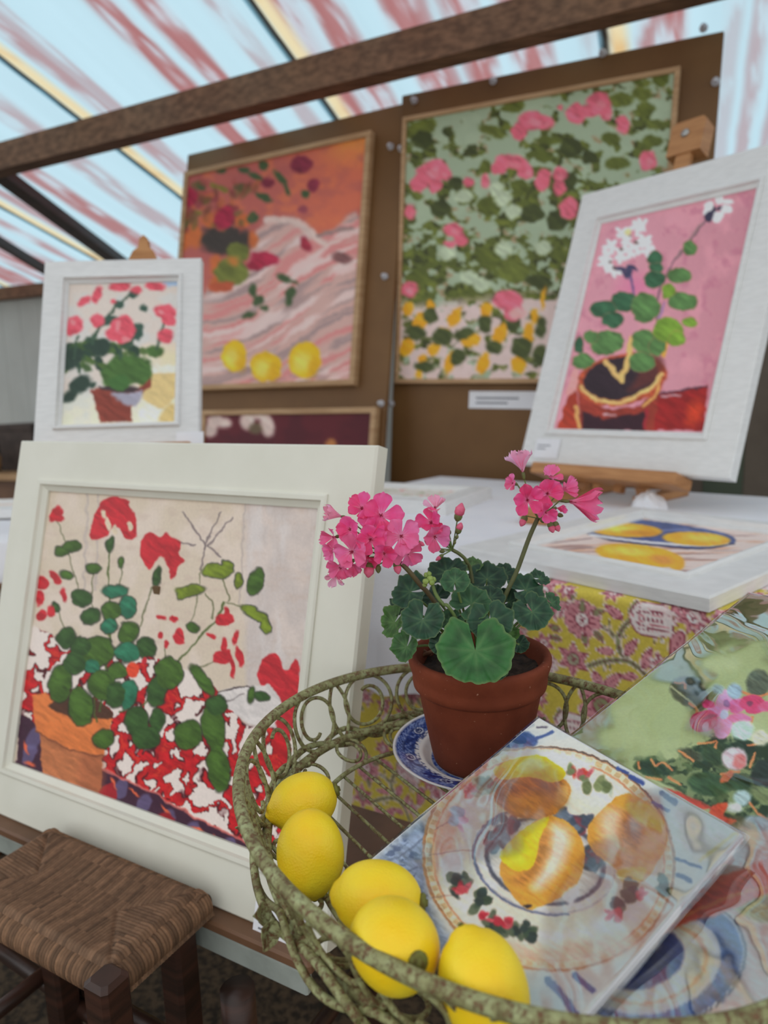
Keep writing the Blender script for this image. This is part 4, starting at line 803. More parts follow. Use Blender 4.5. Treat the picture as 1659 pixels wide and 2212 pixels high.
# crumpled tissue at the back of the table
tp = at_z(1402, 1100, TZ + .004); th = np.linspace(0, 2 * pi, 41); ph = np.linspace(0.02, pi / 2 + .25, 18); TH, PH = np.meshgrid(th, ph)
rr = .042 * (1 + .32 * (fbm(np.cos(TH) * 2.2 + 5 + PH, np.sin(TH) * 2.2 + 5, 3) - .5) + .3 * (vnoise(np.cos(TH) * 5 + 9, np.sin(TH) * 5 + 9 + PH * 3, 6) - .5))
P = np.stack([tp[0] + rr * np.sin(PH) * np.cos(TH), tp[1] + rr * np.sin(PH) * np.sin(TH), tp[2] + np.maximum(0, rr * np.cos(PH) * 1.0)], -1)
tag(grid_mesh('crumpled_tissue', P, M['paper'], smooth=False), 'crumpled ball of white tissue at the back of the table', 'tissue')

# ------------------------------------------------------------------ background on the left: cabinet with dark boxes, small cloth-covered table
cp = at_z(10, 1024, .64); cabd = RU
cabp = V(*cp[:2], 0)
cab = empty('low_cabinet', cabp + RU * .2, 'low brown cabinet with pale wooden top against the white wall', 'cabinet')
b = MB(); b.box(cabp + RU * .22 + V(0, 0, .30) - RL * .45, RL, RU, V(0, 0, 1), 1.7, .42, .60, .004); b.build('body', mat_plain('brown_cabinet', (116, 86, 66), (96, 70, 54), 6, .6), cab)
b = MB(); b.box(cabp + RU * .21 + V(0, 0, .62) - RL * .45, RL, RU, V(0, 0, 1), 1.78, .46, .04, .004); b.build('cabinet_top', M['pale_wood'], cab)
for i in range(3):
    b = MB(); b.box(cabp + RU * .005 + V(0, 0, .30) + RL * (-1.0 + .55 * i), RL, RU, V(0, 0, 1), .5, .02, .52, .003); dd = b.build('door', mat_plain('brown_door%d' % i, (122, 90, 68), (104, 76, 58), 6, .6), cab)
    b = MB(); b.lathe(cabp - RU * .006 + V(0, 0, .45) + RL * (-.80 + .55 * i), [(.006, 0), (.012, .012), (.010, .02)], 10, -RU); b.build('knob', M['metal'], dd, True)
for i, (lo, wd, hh, cc, lb) in enumerate(((-.42, .34, .24, (70, 72, 74), 'dark grey storage box on the cabinet at far left'), (-.06, .30, .30, (84, 72, 66), 'tall brown storage box on the cabinet beside the small frame'), (.26, .26, .20, (60, 58, 60), 'short black storage box on the cabinet behind the small frame'))):
    q = cabp + RU * .285 + RL * lo + V(0, 0, .64); bx_ = empty('storage_box', q, lb, 'box', 'storage boxes on the cabinet'); mm = mat_plain('box_card%d' % i, cc, tuple(v * .8 for v in cc), 20, .8)
    b = MB(); b.box(q + V(0, 0, (hh - .03) / 2), RL, RU, V(0, 0, 1), wd, .26, hh - .03, .003); b.build('body', mm, bx_)
    b = MB(); b.box(q + V(0, 0, hh - .02), RL, RU, V(0, 0, 1), wd + .012, .272, .04, .003); b.build('lid', mm, bx_)
q = cabp + RU * .02 + RL * -.16 + V(0, 0, .64); jar = empty('tan_jar', q, 'round tan jar standing on the cabinet in front of boxes', 'jar')
b = MB(); b.lathe(q, [(.05, 0), (.075, .04), (.08, .10), (.055, .15), (.045, .17), (.052, .18)], 18); b.build('body', mat_plain('tan_glaze', (168, 128, 84), (140, 102, 64), 9, .5), jar, True)
b = MB(); b.lathe(q + V(0, 0, .18), [(.054, 0), (.05, .012), (.012, .02), (.012, .03)], 16); b.build('lid', mat_plain('tan_lid', (150, 112, 72), None, 9, .5), jar, True)
# small cloth-covered table at the left edge
LZ = .74; lp = at_z(34, 1160, LZ); lx, ly = V(-1, 0, 0), V(0, 1, 0)
lt = empty('side_table', V(lp[0] - .4, lp[1] + .3, 0), 'small table under a white cloth at the left edge', 'table')
b = MB(); b.box(V(lp[0] - .4, lp[1] + .28, LZ - .02), lx, ly, V(0, 0, 1), .8, .52, .03); b.build('table_top', M['pale_wood'], lt)
for s_, t_ in ((.06, .06), (.74, .06), (.06, .5), (.74, .5)):
    b = MB(); b.bar(V(lp[0] - s_, lp[1] + t_, 0), V(lp[0] - s_, lp[1] + t_, LZ - .03), .04, .04); b.build('leg', M['pale_wood'], lt)
sx_ = np.linspace(-.012, .812, 60); prof = [(-.014, -.20), (-.014, -.012), (-.004, .0), (.10, .0005), (.28, .0005), (.46, .0005), (.545, 0), (.556, -.012), (.556, -.20)]
P = np.array([[V(lp[0] - x_, lp[1] + y_ - .004 * math.sin(x_ * 30) * (1 if z_ < -.05 else 0), LZ - .004 + z_) for x_ in sx_] for y_, z_ in prof])
tag(grid_mesh('tablecloth', P, M['white_cloth']), 'white cloth over the small table at the left edge', 'tablecloth')
b = MB(); q = V(lp[0] - .30, lp[1] + .40, LZ); framed('framed_painting', 'pale pink picture lying flat on the small table at left edge', q + V(0, 0, .030), V(1, 0, 0), V(0, -1, 0), .50, .22, .04, .04, .028, M['white'], lambda X, Y: Canvas(X, Y, (216, 196, 190)).out(), .02)
q = at_z(2, 1190, LZ - .0); q = V(lp[0] - .06, lp[1] - .16, 0)
b = MB(); b.box(q + V(-.05, 0, .31), lx, ly, V(0, 0, 1), .20, .16, .62, .004); 
crate = empty('wooden_plinth', q + V(-.05, 0, 0), 'brown wooden plinth in front of the small left table', 'plinth'); b.build('body', mat_plain('plinth_wood', (140, 98, 62), (110, 76, 48), 8, .5), crate)
b = MB(); b.box(q + V(-.05, 0, .63), lx, ly, V(0, 0, 1), .22, .18, .02, .003); b.build('top', mat_plain('plinth_top_wood', (150, 106, 66), (120, 84, 54), 8, .5), crate)

# ------------------------------------------------------------------ wrought iron basket on a pedestal
def mat_iron():
    m, nt, b, out = nodes_of('flaking_green_iron'); L = nt.links
    tc = nt.nodes.new('ShaderNodeTexCoord')
    def noise(sc_, det): n = nt.nodes.new('ShaderNodeTexNoise'); n.inputs['Scale'].default_value = sc_; n.inputs['Detail'].default_value = det; n.inputs['Roughness'].default_value = .7; L.new(tc.outputs['Object'], n.inputs['Vector']); return n
    def ramp(src, stops):
        r = nt.nodes.new('ShaderNodeValToRGB'); e = r.color_ramp.elements
        while len(e) < len(stops): e.new(.5)
        for el_, (p, c) in zip(e, stops): el_.position = p; el_.color = (*c, 1)
        L.new(src.outputs['Fac'], r.inputs['Fac']); return r
    base = ramp(noise(70, 6), [(.30, s2l((104, 98, 62))), (.46, s2l((142, 140, 94))), (.60, s2l((166, 170, 122))), (.78, s2l((140, 164, 124)))])
    rust = ramp(noise(130, 8), [(.0, s2l((84, 58, 40))), (1, s2l((134, 96, 62)))])
    mask = ramp(noise(210, 10), [(.49, (0, 0, 0)), (.60, (1, 1, 1))])
    mx = nt.nodes.new('ShaderNodeMix'); mx.data_type = 'RGBA'; L.new(mask.outputs['Color'], mx.inputs[0]); L.new(base.outputs['Color'], mx.inputs[6]); L.new(rust.outputs['Color'], mx.inputs[7])
    L.new(mx.outputs[2], b.inputs['Base Color']); b.inputs['Roughness'].default_value = .55; b.inputs['Specular IOR Level'].default_value = .4
    bp = nt.nodes.new('ShaderNodeBump'); bp.inputs['Strength'].default_value = .5; bp.inputs['Distance'].default_value = .0012
    L.new(mask.outputs['Color'], bp.inputs['Height']); L.new(bp.outputs['Normal'], b.inputs['Normal'])
    return m
IRON = mat_iron()
BC = V(.0928, .5594, 0); LA_ = V(.5417, -.8406, 0); SA_ = V(.8406, .5417, 0); LR, SR = .2595, .212
FLZ = .680; RIMZ = .755; MIDZ = .695
def ering(th, inset, z): return BC + LA_ * ((LR - inset) * math.cos(th)) + SA_ * ((SR - inset) * math.sin(th)) + V(0, 0, z)
_t = np.linspace(0, 2 * pi, 721); _p = np.array([ering(a, 0, 0) for a in _t]); _s = np.concatenate([[0], np.cumsum(np.linalg.norm(np.diff(_p, axis=0), axis=1))]); PERIM = _s[-1]
def th_of(s): return float(np.interp(s % PERIM, _s, _t))
basket = empty('wire_basket', V(BC[0], BC[1], 0), 'oval green flaking wrought iron basket with scrollwork sides on a stand', 'basket')
def ringmesh(name, inset, z, r, wob=0):
    b = MB(); b.tube([ering(a, inset, z) for a in np.linspace(0, 2 * pi, 161)[:-1]], r, 10, closed=True); return b.build(name, IRON, basket, True)
ringmesh('rim', 0, RIMZ, .0053); ringmesh('lower_ring', .020, MIDZ, .0046); ringmesh('floor_ring', .058, FLZ + .002, .0025)
def wall_pt(s, t): th = th_of(s); return ering(th, .020 * (1 - t), MIDZ + (RIMZ - MIDZ) * t)
def shelf_pt(s, t): th = th_of(s); return ering(th, .058 * (1 - t) + .020 * t, (FLZ + .002) * (1 - t) + MIDZ * t)
WH = .0635; SHH = .0405
def scroll(s0, flip, vflip, R, H, fn, r, turns=1.62, tight=.66):
    pts = []
    for k in range(70):
        f = k / 69; a = f * turns * 2 * pi; q = np.clip((f - .42) / .58, 0, 1); q = q * q * (3 - 2 * q); rr = R * (1 - tight * q)
        x = rr * math.sin(a) + R * .05 * q; y = rr * math.cos(a) - R * .22 * q
        pts.append(fn(s0 + flip * x, .5 + vflip * (y / H)))
    return pts
nper = 10; per = PERIM / nper
for i in range(nper):
    s0 = (i + .13) * per
    for ds, fl_, vf in ((.27, 1, 1), (.73, -1, -1)):
        b = MB(); b.tube(scroll(s0 + ds * per, fl_, vf, WH * .485, WH, wall_pt, .0021), .0021, 7); b.build('scroll', IRON, basket, True)
    for sg in (-1, 1):
        b = MB(); b.tube([wall_pt(s0 + sg * .0125 * math.sin(pi * t) ** .8 if 0 < t < 1 else s0, t) for t in np.linspace(0, 1, 20)], .0021, 7); b.build('scroll_bar', IRON, basket, True)
for i in range(20):
    s0 = (i + .35) * PERIM / 20; R = SHH * .47
    b = MB(); b.tube(scroll(s0, 1 if i % 2 else -1, 1 if i % 4 < 2 else -1, R, SHH, shelf_pt, .002, 1.5, .55), .0020, 7); b.build('scroll', IRON, basket, True)
sf = -.141
while sf < .145:
    hl = (LR - .058) * math.sqrt(max(0, 1 - (sf / (SR - .058)) ** 2))
    b = MB(); b.tube([BC + SA_ * sf + LA_ * x + V(0, 0, FLZ) for x in np.linspace(-hl, hl, 8)], .0017, 7); b.build('floor_rod', IRON, basket, True); sf += .0235
b = MB(); b.tube([BC + SA_ * x + V(0, 0, FLZ - .0035) for x in np.linspace(-(SR - .058), SR - .058, 8)], .0022, 7); b.build('cross_rod', IRON, basket, True)
# iron vine twisted round the lower ring
for ph0, kk, rr in ((0, 9, .0035), (2.2, 13, .0030)):
    pts = []
    for a in np.linspace(0, 2 * pi, 320)[:-1]:
        o_ = unit(LA_ * math.cos(a) / LR + SA_ * math.sin(a) / SR)
        pts.append(ering(a, .020, MIDZ) + o_ * (.0085 + .0035 * math.sin(kk * a + ph0)) + V(0, 0, -.003 + .010 * math.cos(kk * a + ph0)))
    b = MB(); b.tube(pts, rr, 8, closed=True); b.build('vine', IRON, basket, True)
def iron_leaf(p, d, nrm, L, wdt):
    d = unit(d); nrm = unit(nrm - (nrm @ d) * d); sd_ = np.cross(d, nrm); out = []
    prof = [(0, .12), (.18, .75), (.4, 1.0), (.62, .82), (.85, .35), (1, .03)]
    b = MB(); vs = []; 
    for off in (0, .0012):
        for t, w in prof:
            for sg in (-1, 0, 1): vs.append(p + d * t * L + sd_ * sg * w * wdt + nrm * (abs(sg) * w * wdt * .45 - off - .003 * math.sin(t * 5)))
    fs = []; n_ = len(prof)
    for o_ in (0, 1):
        for i in range(n_ - 1):
            for j in range(2):
                q = [o_ * n_ * 3 + i * 3 + j, o_ * n_ * 3 + i * 3 + j + 1, o_ * n_ * 3 + (i + 1) * 3 + j + 1, o_ * n_ * 3 + (i + 1) * 3 + j]; fs.append(tuple(q if o_ == 0 else q[::-1]))
    for i in range(n_ - 1):
        for j in (0, 2): fs.append((i * 3 + j, (i + 1) * 3 + j, n_ * 3 + (i + 1) * 3 + j, n_ * 3 + i * 3 + j))
    b.add(vs, fs); b.build('leaf', IRON, basket)
def th_near(x, y, z): p = at_z(x, y, z) - BC; return math.atan2((p @ SA_) / SR, (p @ LA_) / LR)
for a, up_, dn in ((th_near(596, 1955, .70), .4, 1), (th_near(606, 1985, .695), -.9, 1), (th_near(800, 2170, .70), -.2, 1), (th_near(560, 1800, .70), .2, -1), (1.2, .3, 1), (.2, -.3, 1), (-.9, .4, 1), (5.6, .3, -1)):
    o_ = unit(LA_ * math.cos(a) / LR + SA_ * math.sin(a) / SR); tg = unit(np.cross(V(0, 0, 1), o_)) * dn
    iron_leaf(ering(a, .020, MIDZ) + o_ * .010, o_ * .8 + tg * .35 + V(0, 0, up_), tg * .6 + V(0, 0, .4) - o_ * .3, .021, .0085)
# pedestal
pc = BC + LA_ * .06 + SA_ * .05
b = MB(); b.lathe(pc, [(.012, .06), (.014, .10), (.010, .14), (.010, .40), (.018, .43), (.010, .46), (.010, FLZ - .006)], 14); b.build('pedestal_pole', IRON, basket, True)
for k in range(4):
    a = k * pi / 2 + .5; d = V(math.cos(a), math.sin(a), 0)
    b = MB(); b.tube([pc + d * x + V(0, 0, z) for x, z in ((.008, .14), (.05, .13), (.12, .06), (.17, .012), (.20, .014))], .007, 8); b.build('foot', IRON, basket, True)
    b = MB(); b.tube([pc + d * x + V(0, 0, z) for x, z in ((.005, FLZ - .06), (.04, FLZ - .03), (.09, FLZ - .0075))], .005, 8); b.build('bracket', IRON, basket, True)

# ------------------------------------------------------------------ lemons
def mat_lemon():
    m, nt, b, out = nodes_of('lemon_peel'); L = nt.links
    tc = nt.nodes.new('ShaderNodeTexCoord'); n = nt.nodes.new('ShaderNodeTexNoise'); n.inputs['Scale'].default_value = 22; n.inputs['Detail'].default_value = 3; L.new(tc.outputs['Object'], n.inputs['Vector'])
    r = nt.nodes.new('ShaderNodeValToRGB'); e = r.color_ramp.elements; e[0].position = .3; e[1].position = .7; e[0].color = (*s2l((255, 206, 14)), 1); e[1].color = (*s2l((255, 232, 52)), 1); L.new(n.outputs['Fac'], r.inputs['Fac'])
    L.new(r.outputs['Color'], b.inputs['Base Color']); b.inputs['Roughness'].default_value = .42; b.inputs['Specular IOR Level'].default_value = .45
    b.inputs['Subsurface Weight'].default_value = .12; b.inputs['Subsurface Radius'].default_value = (.01, .006, .001); b.inputs['Subsurface Scale'].default_value = .4
    v = nt.nodes.new('ShaderNodeTexVoronoi'); v.inputs['Scale'].default_value = 560; L.new(tc.outputs['Object'], v.inputs['Vector'])
    n2 = nt.nodes.new('ShaderNodeTexNoise'); n2.inputs['Scale'].default_value = 45; n2.inputs['Detail'].default_value = 4; L.new(tc.outputs['Object'], n2.inputs['Vector'])
    ad = nt.nodes.new('ShaderNodeMath'); ad.operation = 'MULTIPLY_ADD'; ad.inputs[1].default_value = 2.2; L.new(n2.outputs['Fac'], ad.inputs[0]); L.new(v.outputs['Distance'], ad.inputs[2])
    bp = nt.nodes.new('ShaderNodeBump'); bp.inputs['Strength'].default_value = .35; bp.inputs['Distance'].default_value = .0007; L.new(ad.outputs[0], bp.inputs['Height']); L.new(bp.outputs['Normal'], b.inputs['Normal'])
    return m
LEM = mat_lemon(); STEM = mat_plain('lemon_stem_scar', (120, 124, 60), (96, 84, 40), 200, .8)
def lemon(c, tip, L_, R_, nip, label, seed, scar=True):
    """tip: direction of the nipple; nip: nipple length"""
    tip = unit(tip); c = np.asarray(c, float); prof = []
    for k in range(29):
        t = -1 + 2 * k / 28; r_ = R_ * max(0.0, 1 - abs(t) ** 2.15) ** .54; z = t * L_ / 2
        if t > .80: r_ = max(r_ * .86, nip * .62 * (1 - (t - .8) / .2) ** .45); z = L_ / 2 * (t + (t - .80) * nip / L_ * 7)
        prof.append((max(r_, .0004), z))
    ax = np.cross(tip, V(.3, .8, .5)); ax = unit(ax); ay = np.cross(tip, ax); seg = 40
    rs = np.random.RandomState(seed); a0, a1 = rs.rand(2) * 6
    root = empty('lemon', c - V(0, 0, R_), label, 'lemon', 'lemons in the basket')
    vs = []
    for r_, z in prof:
        for k in range(seg):
            a = 2 * pi * k / seg; q = r_ * (1 + .025 * math.cos(2 * a + a0) + .012 * math.cos(3 * a + a1 + z * 60)); vs.append(c + tip * z + q * (math.cos(a) * ax + math.sin(a) * ay))
    fs = [(i * seg + k, i * seg + (k + 1) % seg, (i + 1) * seg + (k + 1) % seg, (i + 1) * seg + k) for i in range(28) for k in range(seg)] + [tuple(range(seg - 1, -1, -1)), tuple(28 * seg + k for k in range(seg))]
    b = MB(); b.add(vs, fs); b.build('peel', LEM, root, True)
    if scar:
        e_ = c - tip * L_ / 2; b = MB(); b.lathe(e_ + tip * .0012, [(.0058, -.001), (.0062, .0020), (.0050, .0034), (.0028, .0026), (.0022, .0050)], 12, -tip); b.build('stem_scar', STEM, root, True)
    e_ = c + tip * prof[-1][1]; b = MB(); b.lathe(e_ - tip * .0006, [(.0020, 0), (.0018, .0010), (.0008, .0015)], 8, tip); b.build('blossom_tip', STEM, root, True)
    return root
def camdir(x, y, z): return CAMM @ V(x, y, z)      # direction given as right, down, away in the view
lemon(at_z(655, 1733, .7085), camdir(-1, .33, -.15), .064, .0262, .0065, 'lemon at the far end of the basket with its nipple pointing left', 1)
lemon(at_z(671, 1843, .715), camdir(.10, 1, -.05), .069, .0268, .004, 'upright egg-shaped lemon second from the far end of basket', 2, False)
lemon(at_z(815, 1940, .733), camdir(-1, -.02, .15), .063, .0238, .004, 'lemon lying crosswise between the upright lemon and the card', 3)
lemon(at_z(851, 2040, .744), camdir(-.42, .20, .85), .063, .0268, .005, 'lemon behind the front rim with its stem scar facing forward', 4)
lemon(at_z(1045, 2132, .740), camdir(-.35, -.85, .30), .064, .0257, .003, 'nearest lemon at the bottom edge beside the plate card', 5, False)

# ------------------------------------------------------------------ blue and white plate
PC = V(.0955, .7065, 0); PZ = .6895; PR = .0935
nr_, nt_ = 64, 400; rr = np.linspace(.0, 1, nr_); tt = np.linspace(0, 2 * pi, nt_); TT, RR = np.meshgrid(tt, rr)
zp = np.where(RR < .55, .002, np.where(RR < .66, .002 + .007 * (np.clip((RR - .55) / .11, 0, 1)) ** 1.5, .009 + .008 * (RR - .66) / .34))
PP = np.stack([PC[0] + PR * RR * np.cos(TT), PC[1] + PR * RR * np.sin(TT), PZ + zp], -1)
cv = Canvas(RR * 100, TT / (2 * pi) * 400, (222, 222, 224)); r_, a_ = cv.x, cv.y
blue, dblue = (44, 66, 136), (24, 38, 96)
m = np.clip((r_ - 71) * 2, 0, 1) * np.clip((97 - r_) * 2, 0, 1); edge_w = 72.5 + 3.0 * fbm(a_ / 5, a_ * 0, 3, 2) + 1.5 * np.abs(np.sin(a_ / 400 * 2 * pi * 26))
cv.wash(blue, np.clip((r_ - edge_w) * 2, 0, 1) * np.clip((96.5 - r_) * 2, 0, 1))
pat = fbm(a_ / 3.2, r_ / 2.6, 5, 2); cv.wash(dblue, m * np.clip((pat - .55) * 10, 0, 1), .8); cv.wash((150, 168, 212), m * np.clip((.36 - pat) * 14, 0, 1), .7)
key = ((np.floor(a_ / 2.4) + np.floor(r_ / 1.6)) % 2); cv.wash((120, 140, 196), m * (r_ > 90) * (r_ < 94) * key, .8); cv.wash((214, 220, 232), np.clip(1 - np.abs(r_ - 89.3) / .6, 0, 1), .7); cv.wash((214, 220, 232), np.clip(1 - np.abs(r_ - 94.6) / .5, 0, 1), .8)
for k in range(8):
    ca = 400 * (k + .25) / 8; d2 = np.hypot((np.abs(a_ - ca)) * .95, r_ - 82)
    cv.wash(dblue, np.clip((6.2 - d2) * 2, 0, 1)); cv.wash((206, 214, 232), np.clip((1 - np.abs(d2 - 4.6)) * 1.5, 0, 1)); cv.wash((206, 214, 232), np.clip((2.2 - d2) * 2, 0, 1) * (np.cos(6 * np.arctan2(r_ - 82, a_ - ca)) > -.2))
cv.wash(blue, np.clip((57 - r_) * 2, 0, 1) * np.clip((r_ - 52) * 2, 0, 1)); cv.wash((190, 200, 226), np.clip((pat - .5) * 8, 0, 1) * (r_ < 57) * (r_ > 52), .5); cv.wash(blue, np.clip((pat - .5) * 8, 0, 1) * (r_ < 48), .8)
cv.wash((34, 52, 116), np.clip(1 - np.abs(r_ - 97) / .5, 0, 1), .6)
china = mat_col('glazed_china', .12, .5)
plate = empty('side_plate', V(PC[0], PC[1], PZ), 'blue and white transfer-printed plate under the flower pot', 'plate')
grid_mesh('plate_top', PP[:, ::-1], china, plate, cv.out()[:, ::-1], gain=1.15)
b = MB(); b.lathe(V(PC[0], PC[1], PZ), [(.046, .0005), (.048, 0), (.050, 0), (.052, .0005), (.062, .006), (PR - .002, .0145), (PR + .0005, .0160), (PR, .0172)], 96, capb=True, capt=False); b.build('plate_underside', mat_plain('white_china', (226, 226, 228), None, 10, .15, spec=.5), plate, True)

# ------------------------------------------------------------------ potted geranium
POT = V(.0945, .7060, PZ + .0026); PH_ = .1175
terra = mat_plain('terracotta', (170, 92, 66), (148, 76, 54), 28, .75, .25, 90, spec=.25)
def mat_terra():
    m, nt, b, out = nodes_of('weathered_terracotta'); L = nt.links
    tc = nt.nodes.new('ShaderNodeTexCoord')
    def noise(sc_, det): n = nt.nodes.new('ShaderNodeTexNoise'); n.inputs['Scale'].default_value = sc_; n.inputs['Detail'].default_value = det; L.new(tc.outputs['Object'], n.inputs['Vector']); return n
    r = nt.nodes.new('ShaderNodeValToRGB'); e = r.color_ramp.elements; e[0].position = .3; e[1].position = .7; e[0].color = (*s2l((104, 48, 30)), 1); e[1].color = (*s2l((130, 64, 42)), 1); L.new(noise(26, 6).outputs['Fac'], r.inputs['Fac'])
    sx3 = nt.nodes.new('ShaderNodeSeparateXYZ'); L.new(tc.outputs['Object'], sx3.inputs[0])
    mr = nt.nodes.new('ShaderNodeMapRange'); mr.inputs['From Min'].default_value = .06; mr.inputs['From Max'].default_value = .0; mr.inputs['To Min'].default_value = 0; mr.inputs['To Max'].default_value = .55; L.new(sx3.outputs['Z'], mr.inputs['Value'])
    foot_dark = nt.nodes.new('ShaderNodeMix'); foot_dark.data_type = 'RGBA'; L.new(mr.outputs['Result'], foot_dark.inputs[0]); L.new(r.outputs['Color'], foot_dark.inputs[6]); foot_dark.inputs[7].default_value = (*s2l((76, 36, 24)), 1)  # terracotta colour gets darker towards the foot of the pot
    r2 = nt.nodes.new('ShaderNodeValToRGB'); e = r2.color_ramp.elements; e[0].position = .70; e[1].position = .77; e[0].color = (0, 0, 0, 1); e[1].color = (.7, .7, .7, 1); L.new(noise(260, 4).outputs['Fac'], r2.inputs['Fac'])
    mx = nt.nodes.new('ShaderNodeMix'); mx.data_type = 'RGBA'; L.new(r2.outputs['Color'], mx.inputs[0]); L.new(foot_dark.outputs[2], mx.inputs[6]); mx.inputs[7].default_value = (*s2l((196, 150, 126)), 1)
    L.new(mx.outputs[2], b.inputs['Base Color']); b.inputs['Roughness'].default_value = .78; b.inputs['Specular IOR Level'].default_value = .2
    bp = nt.nodes.new('ShaderNodeBump'); bp.inputs['Strength'].default_value = .35; bp.inputs['Distance'].default_value = .0015; L.new(noise(120, 8).outputs['Fac'], bp.inputs['Height']); L.new(bp.outputs['Normal'], b.inputs['Normal'])
    return m
ger = empty('potted_geranium', POT, 'pink-flowered geranium growing in a terracotta pot on the plate', 'plant')
b = MB(); b.lathe(POT, [(.046, 0), (.0485, .001), (.0495, .004), (.0515, .012), (.0640, .0795), (.0648, .0812), (.0668, .0822), (.0690, .0845), (.0700, .090), (.0697, .095), (.0706, .099), (.0722, .104), (.0738, .110), (.0740, .114), (.0728, .1170), (.0700, .1178), (.0668, .1168), (.0650, .1135), (.0630, .106), (.0610, .095), (.0585, .088)], 72, capt=False); b.build('pot', mat_terra(), ger, True)
# soil
th = np.linspace(0, 2 * pi, 61); rd = np.linspace(0.0, .0622, 16); TH, RD = np.meshgrid(th, rd)
zz = .1000 + .006 * (fbm(RD * np.cos(TH) * 140 + 20, RD * np.sin(TH) * 140 + 20, 2, 4) - .5) * 2
P = np.stack([POT[0] + RD * np.cos(TH), POT[1] + RD * np.sin(TH), POT[2] + zz], -1)
grid_mesh('soil', P[:, ::-1], mat_plain('potting_soil', (38, 30, 26), (70, 54, 44), 120, .95, .8, 300), ger, smooth=False)
PB = POT + V(0, 0, .100); UP = V(0, 0, 1)
TOCAM = unit(CAMP - PB); DEP0 = float((PB - CAMP) @ CAMM[:, 2])
leafmat = mat_col('geranium_leaf', .5, .35, .25, 350, .10, 140, translucent=.14)
stemmat = mat_plain('green_stem', (96, 104, 60), (84, 82, 52), 60, .6); stemred = mat_plain('reddish_stem', (92, 66, 50), (96, 92, 56), 40, .6); petiole = mat_plain('pale_petiole', (112, 134, 74), (98, 116, 64), 40, .6)
def leaf(c, nrm, tip, R, tone, seed, cup=.25, fold=0.0):
    nrm = unit(nrm); tip = unit(tip - (tip @ nrm) * nrm); sd_ = np.cross(nrm, tip); rs = np.random.RandomState(seed); nth, nr2 = 113, 13
    g = .16; th = np.linspace(-pi + g, pi - g, nth); rho = np.linspace(.0, 1, nr2); TH, RO = np.meshgrid(th, rho)
    lob = np.cos(TH * 3.5 * 2 / 2 + 0) ; nl = 7
    ph = TH / (2 * pi - 2 * g) * nl * 2 * pi
    edge = .95 + .035 * np.cos(ph) + .035 * np.abs(np.cos(ph * 1.5 + .4)) + .03 * (vnoise(TH * 2 + seed, TH * 0, 4) - .5)
    edge = edge * (1 - .16 * np.clip((np.abs(TH) - 2.5) / .5, 0, 1)) * (1 - .10 * np.cos(TH) ** 2 * (np.cos(TH) > 0))
    r_ = R * RO * edge
    z = R * (cup * RO ** 1.6 * .55 + .055 * RO * np.cos(ph) * np.clip(RO * 1.3, 0, 1) + .018 * RO ** 2 * np.cos(ph * 3) + .07 * RO ** 3 * np.sin(3 * TH + rs.rand() * 6) + .05 * RO ** 4 * np.sin(13 * TH + rs.rand() * 6))
    x = r_ * np.cos(TH); y = r_ * np.sin(TH)
    z = z + fold * np.abs(y) - .10 * R * RO ** 2 * np.cos(TH) * (1 if cup < .3 else 0)
    P = c + x[..., None] * tip + y[..., None] * sd_ + z[..., None] * nrm
    vein = np.clip(1 - np.abs(((ph / (2 * pi) + .5) % 1) - .5) * RO * 9, 0, 1) * np.clip(1.15 - RO, 0, 1)
    v2 = np.clip((fbm(P[..., 0] * 400, P[..., 1] * 400, seed) - .5) * 2, -1, 1)
    base = np.array(tone, float)
    colr = base[None, None] * (1 + .10 * v2)[..., None]
    zone = np.exp(-((RO - .58) / .16) ** 2) * .22; colr = colr * (1 - zone)[..., None]
    colr = colr * (1 - vein[..., None] * .32) + np.array([120., 142., 96.]) * vein[..., None] * .32
    rim_ = np.clip((RO - .965) / .03, 0, 1)[..., None]; colr = colr * (1 - rim_ * .5) + np.array([120., 130., 84.]) * rim_ * .5
    return P, colr
def add_leaf(x, y, R, dz, tone, w=(.62, .45, .35), cup=.25, fold=0., tipdir=None, seed=0, base=None):
    c = at_depth(x, y, DEP0 + dz); outw = c - PB; outw[2] *= .3; outw = outw / (np.linalg.norm(outw) + 1e-6)
    nrm = unit(TOCAM * w[0] + UP * w[1] + outw * w[2]); tip = c - PB - UP * .01
    if tipdir is not None: tip = camdir(*tipdir)
    P, cc = leaf(c, nrm, tip, R, tone, seed, cup, fold)
    o = grid_mesh('leaf', P, leafmat, ger, cc, gain=1.25)
    a = c - nrm * .0005; bp = (PB + V(0, 0, .0)) if base is None else base; mid = (a + bp) / 2 + UP * .012 + (outw * .008)
    t = MB(); t.tube(smooth_line([bp, mid, a], 6), .0013, 7); t.build('leaf_stalk', petiole, o, True)
    return o
K = DEP0 / FPX
D1, D2, D3, LT = (40, 74, 54), (34, 64, 48), (50, 88, 58), (52, 102, 54)
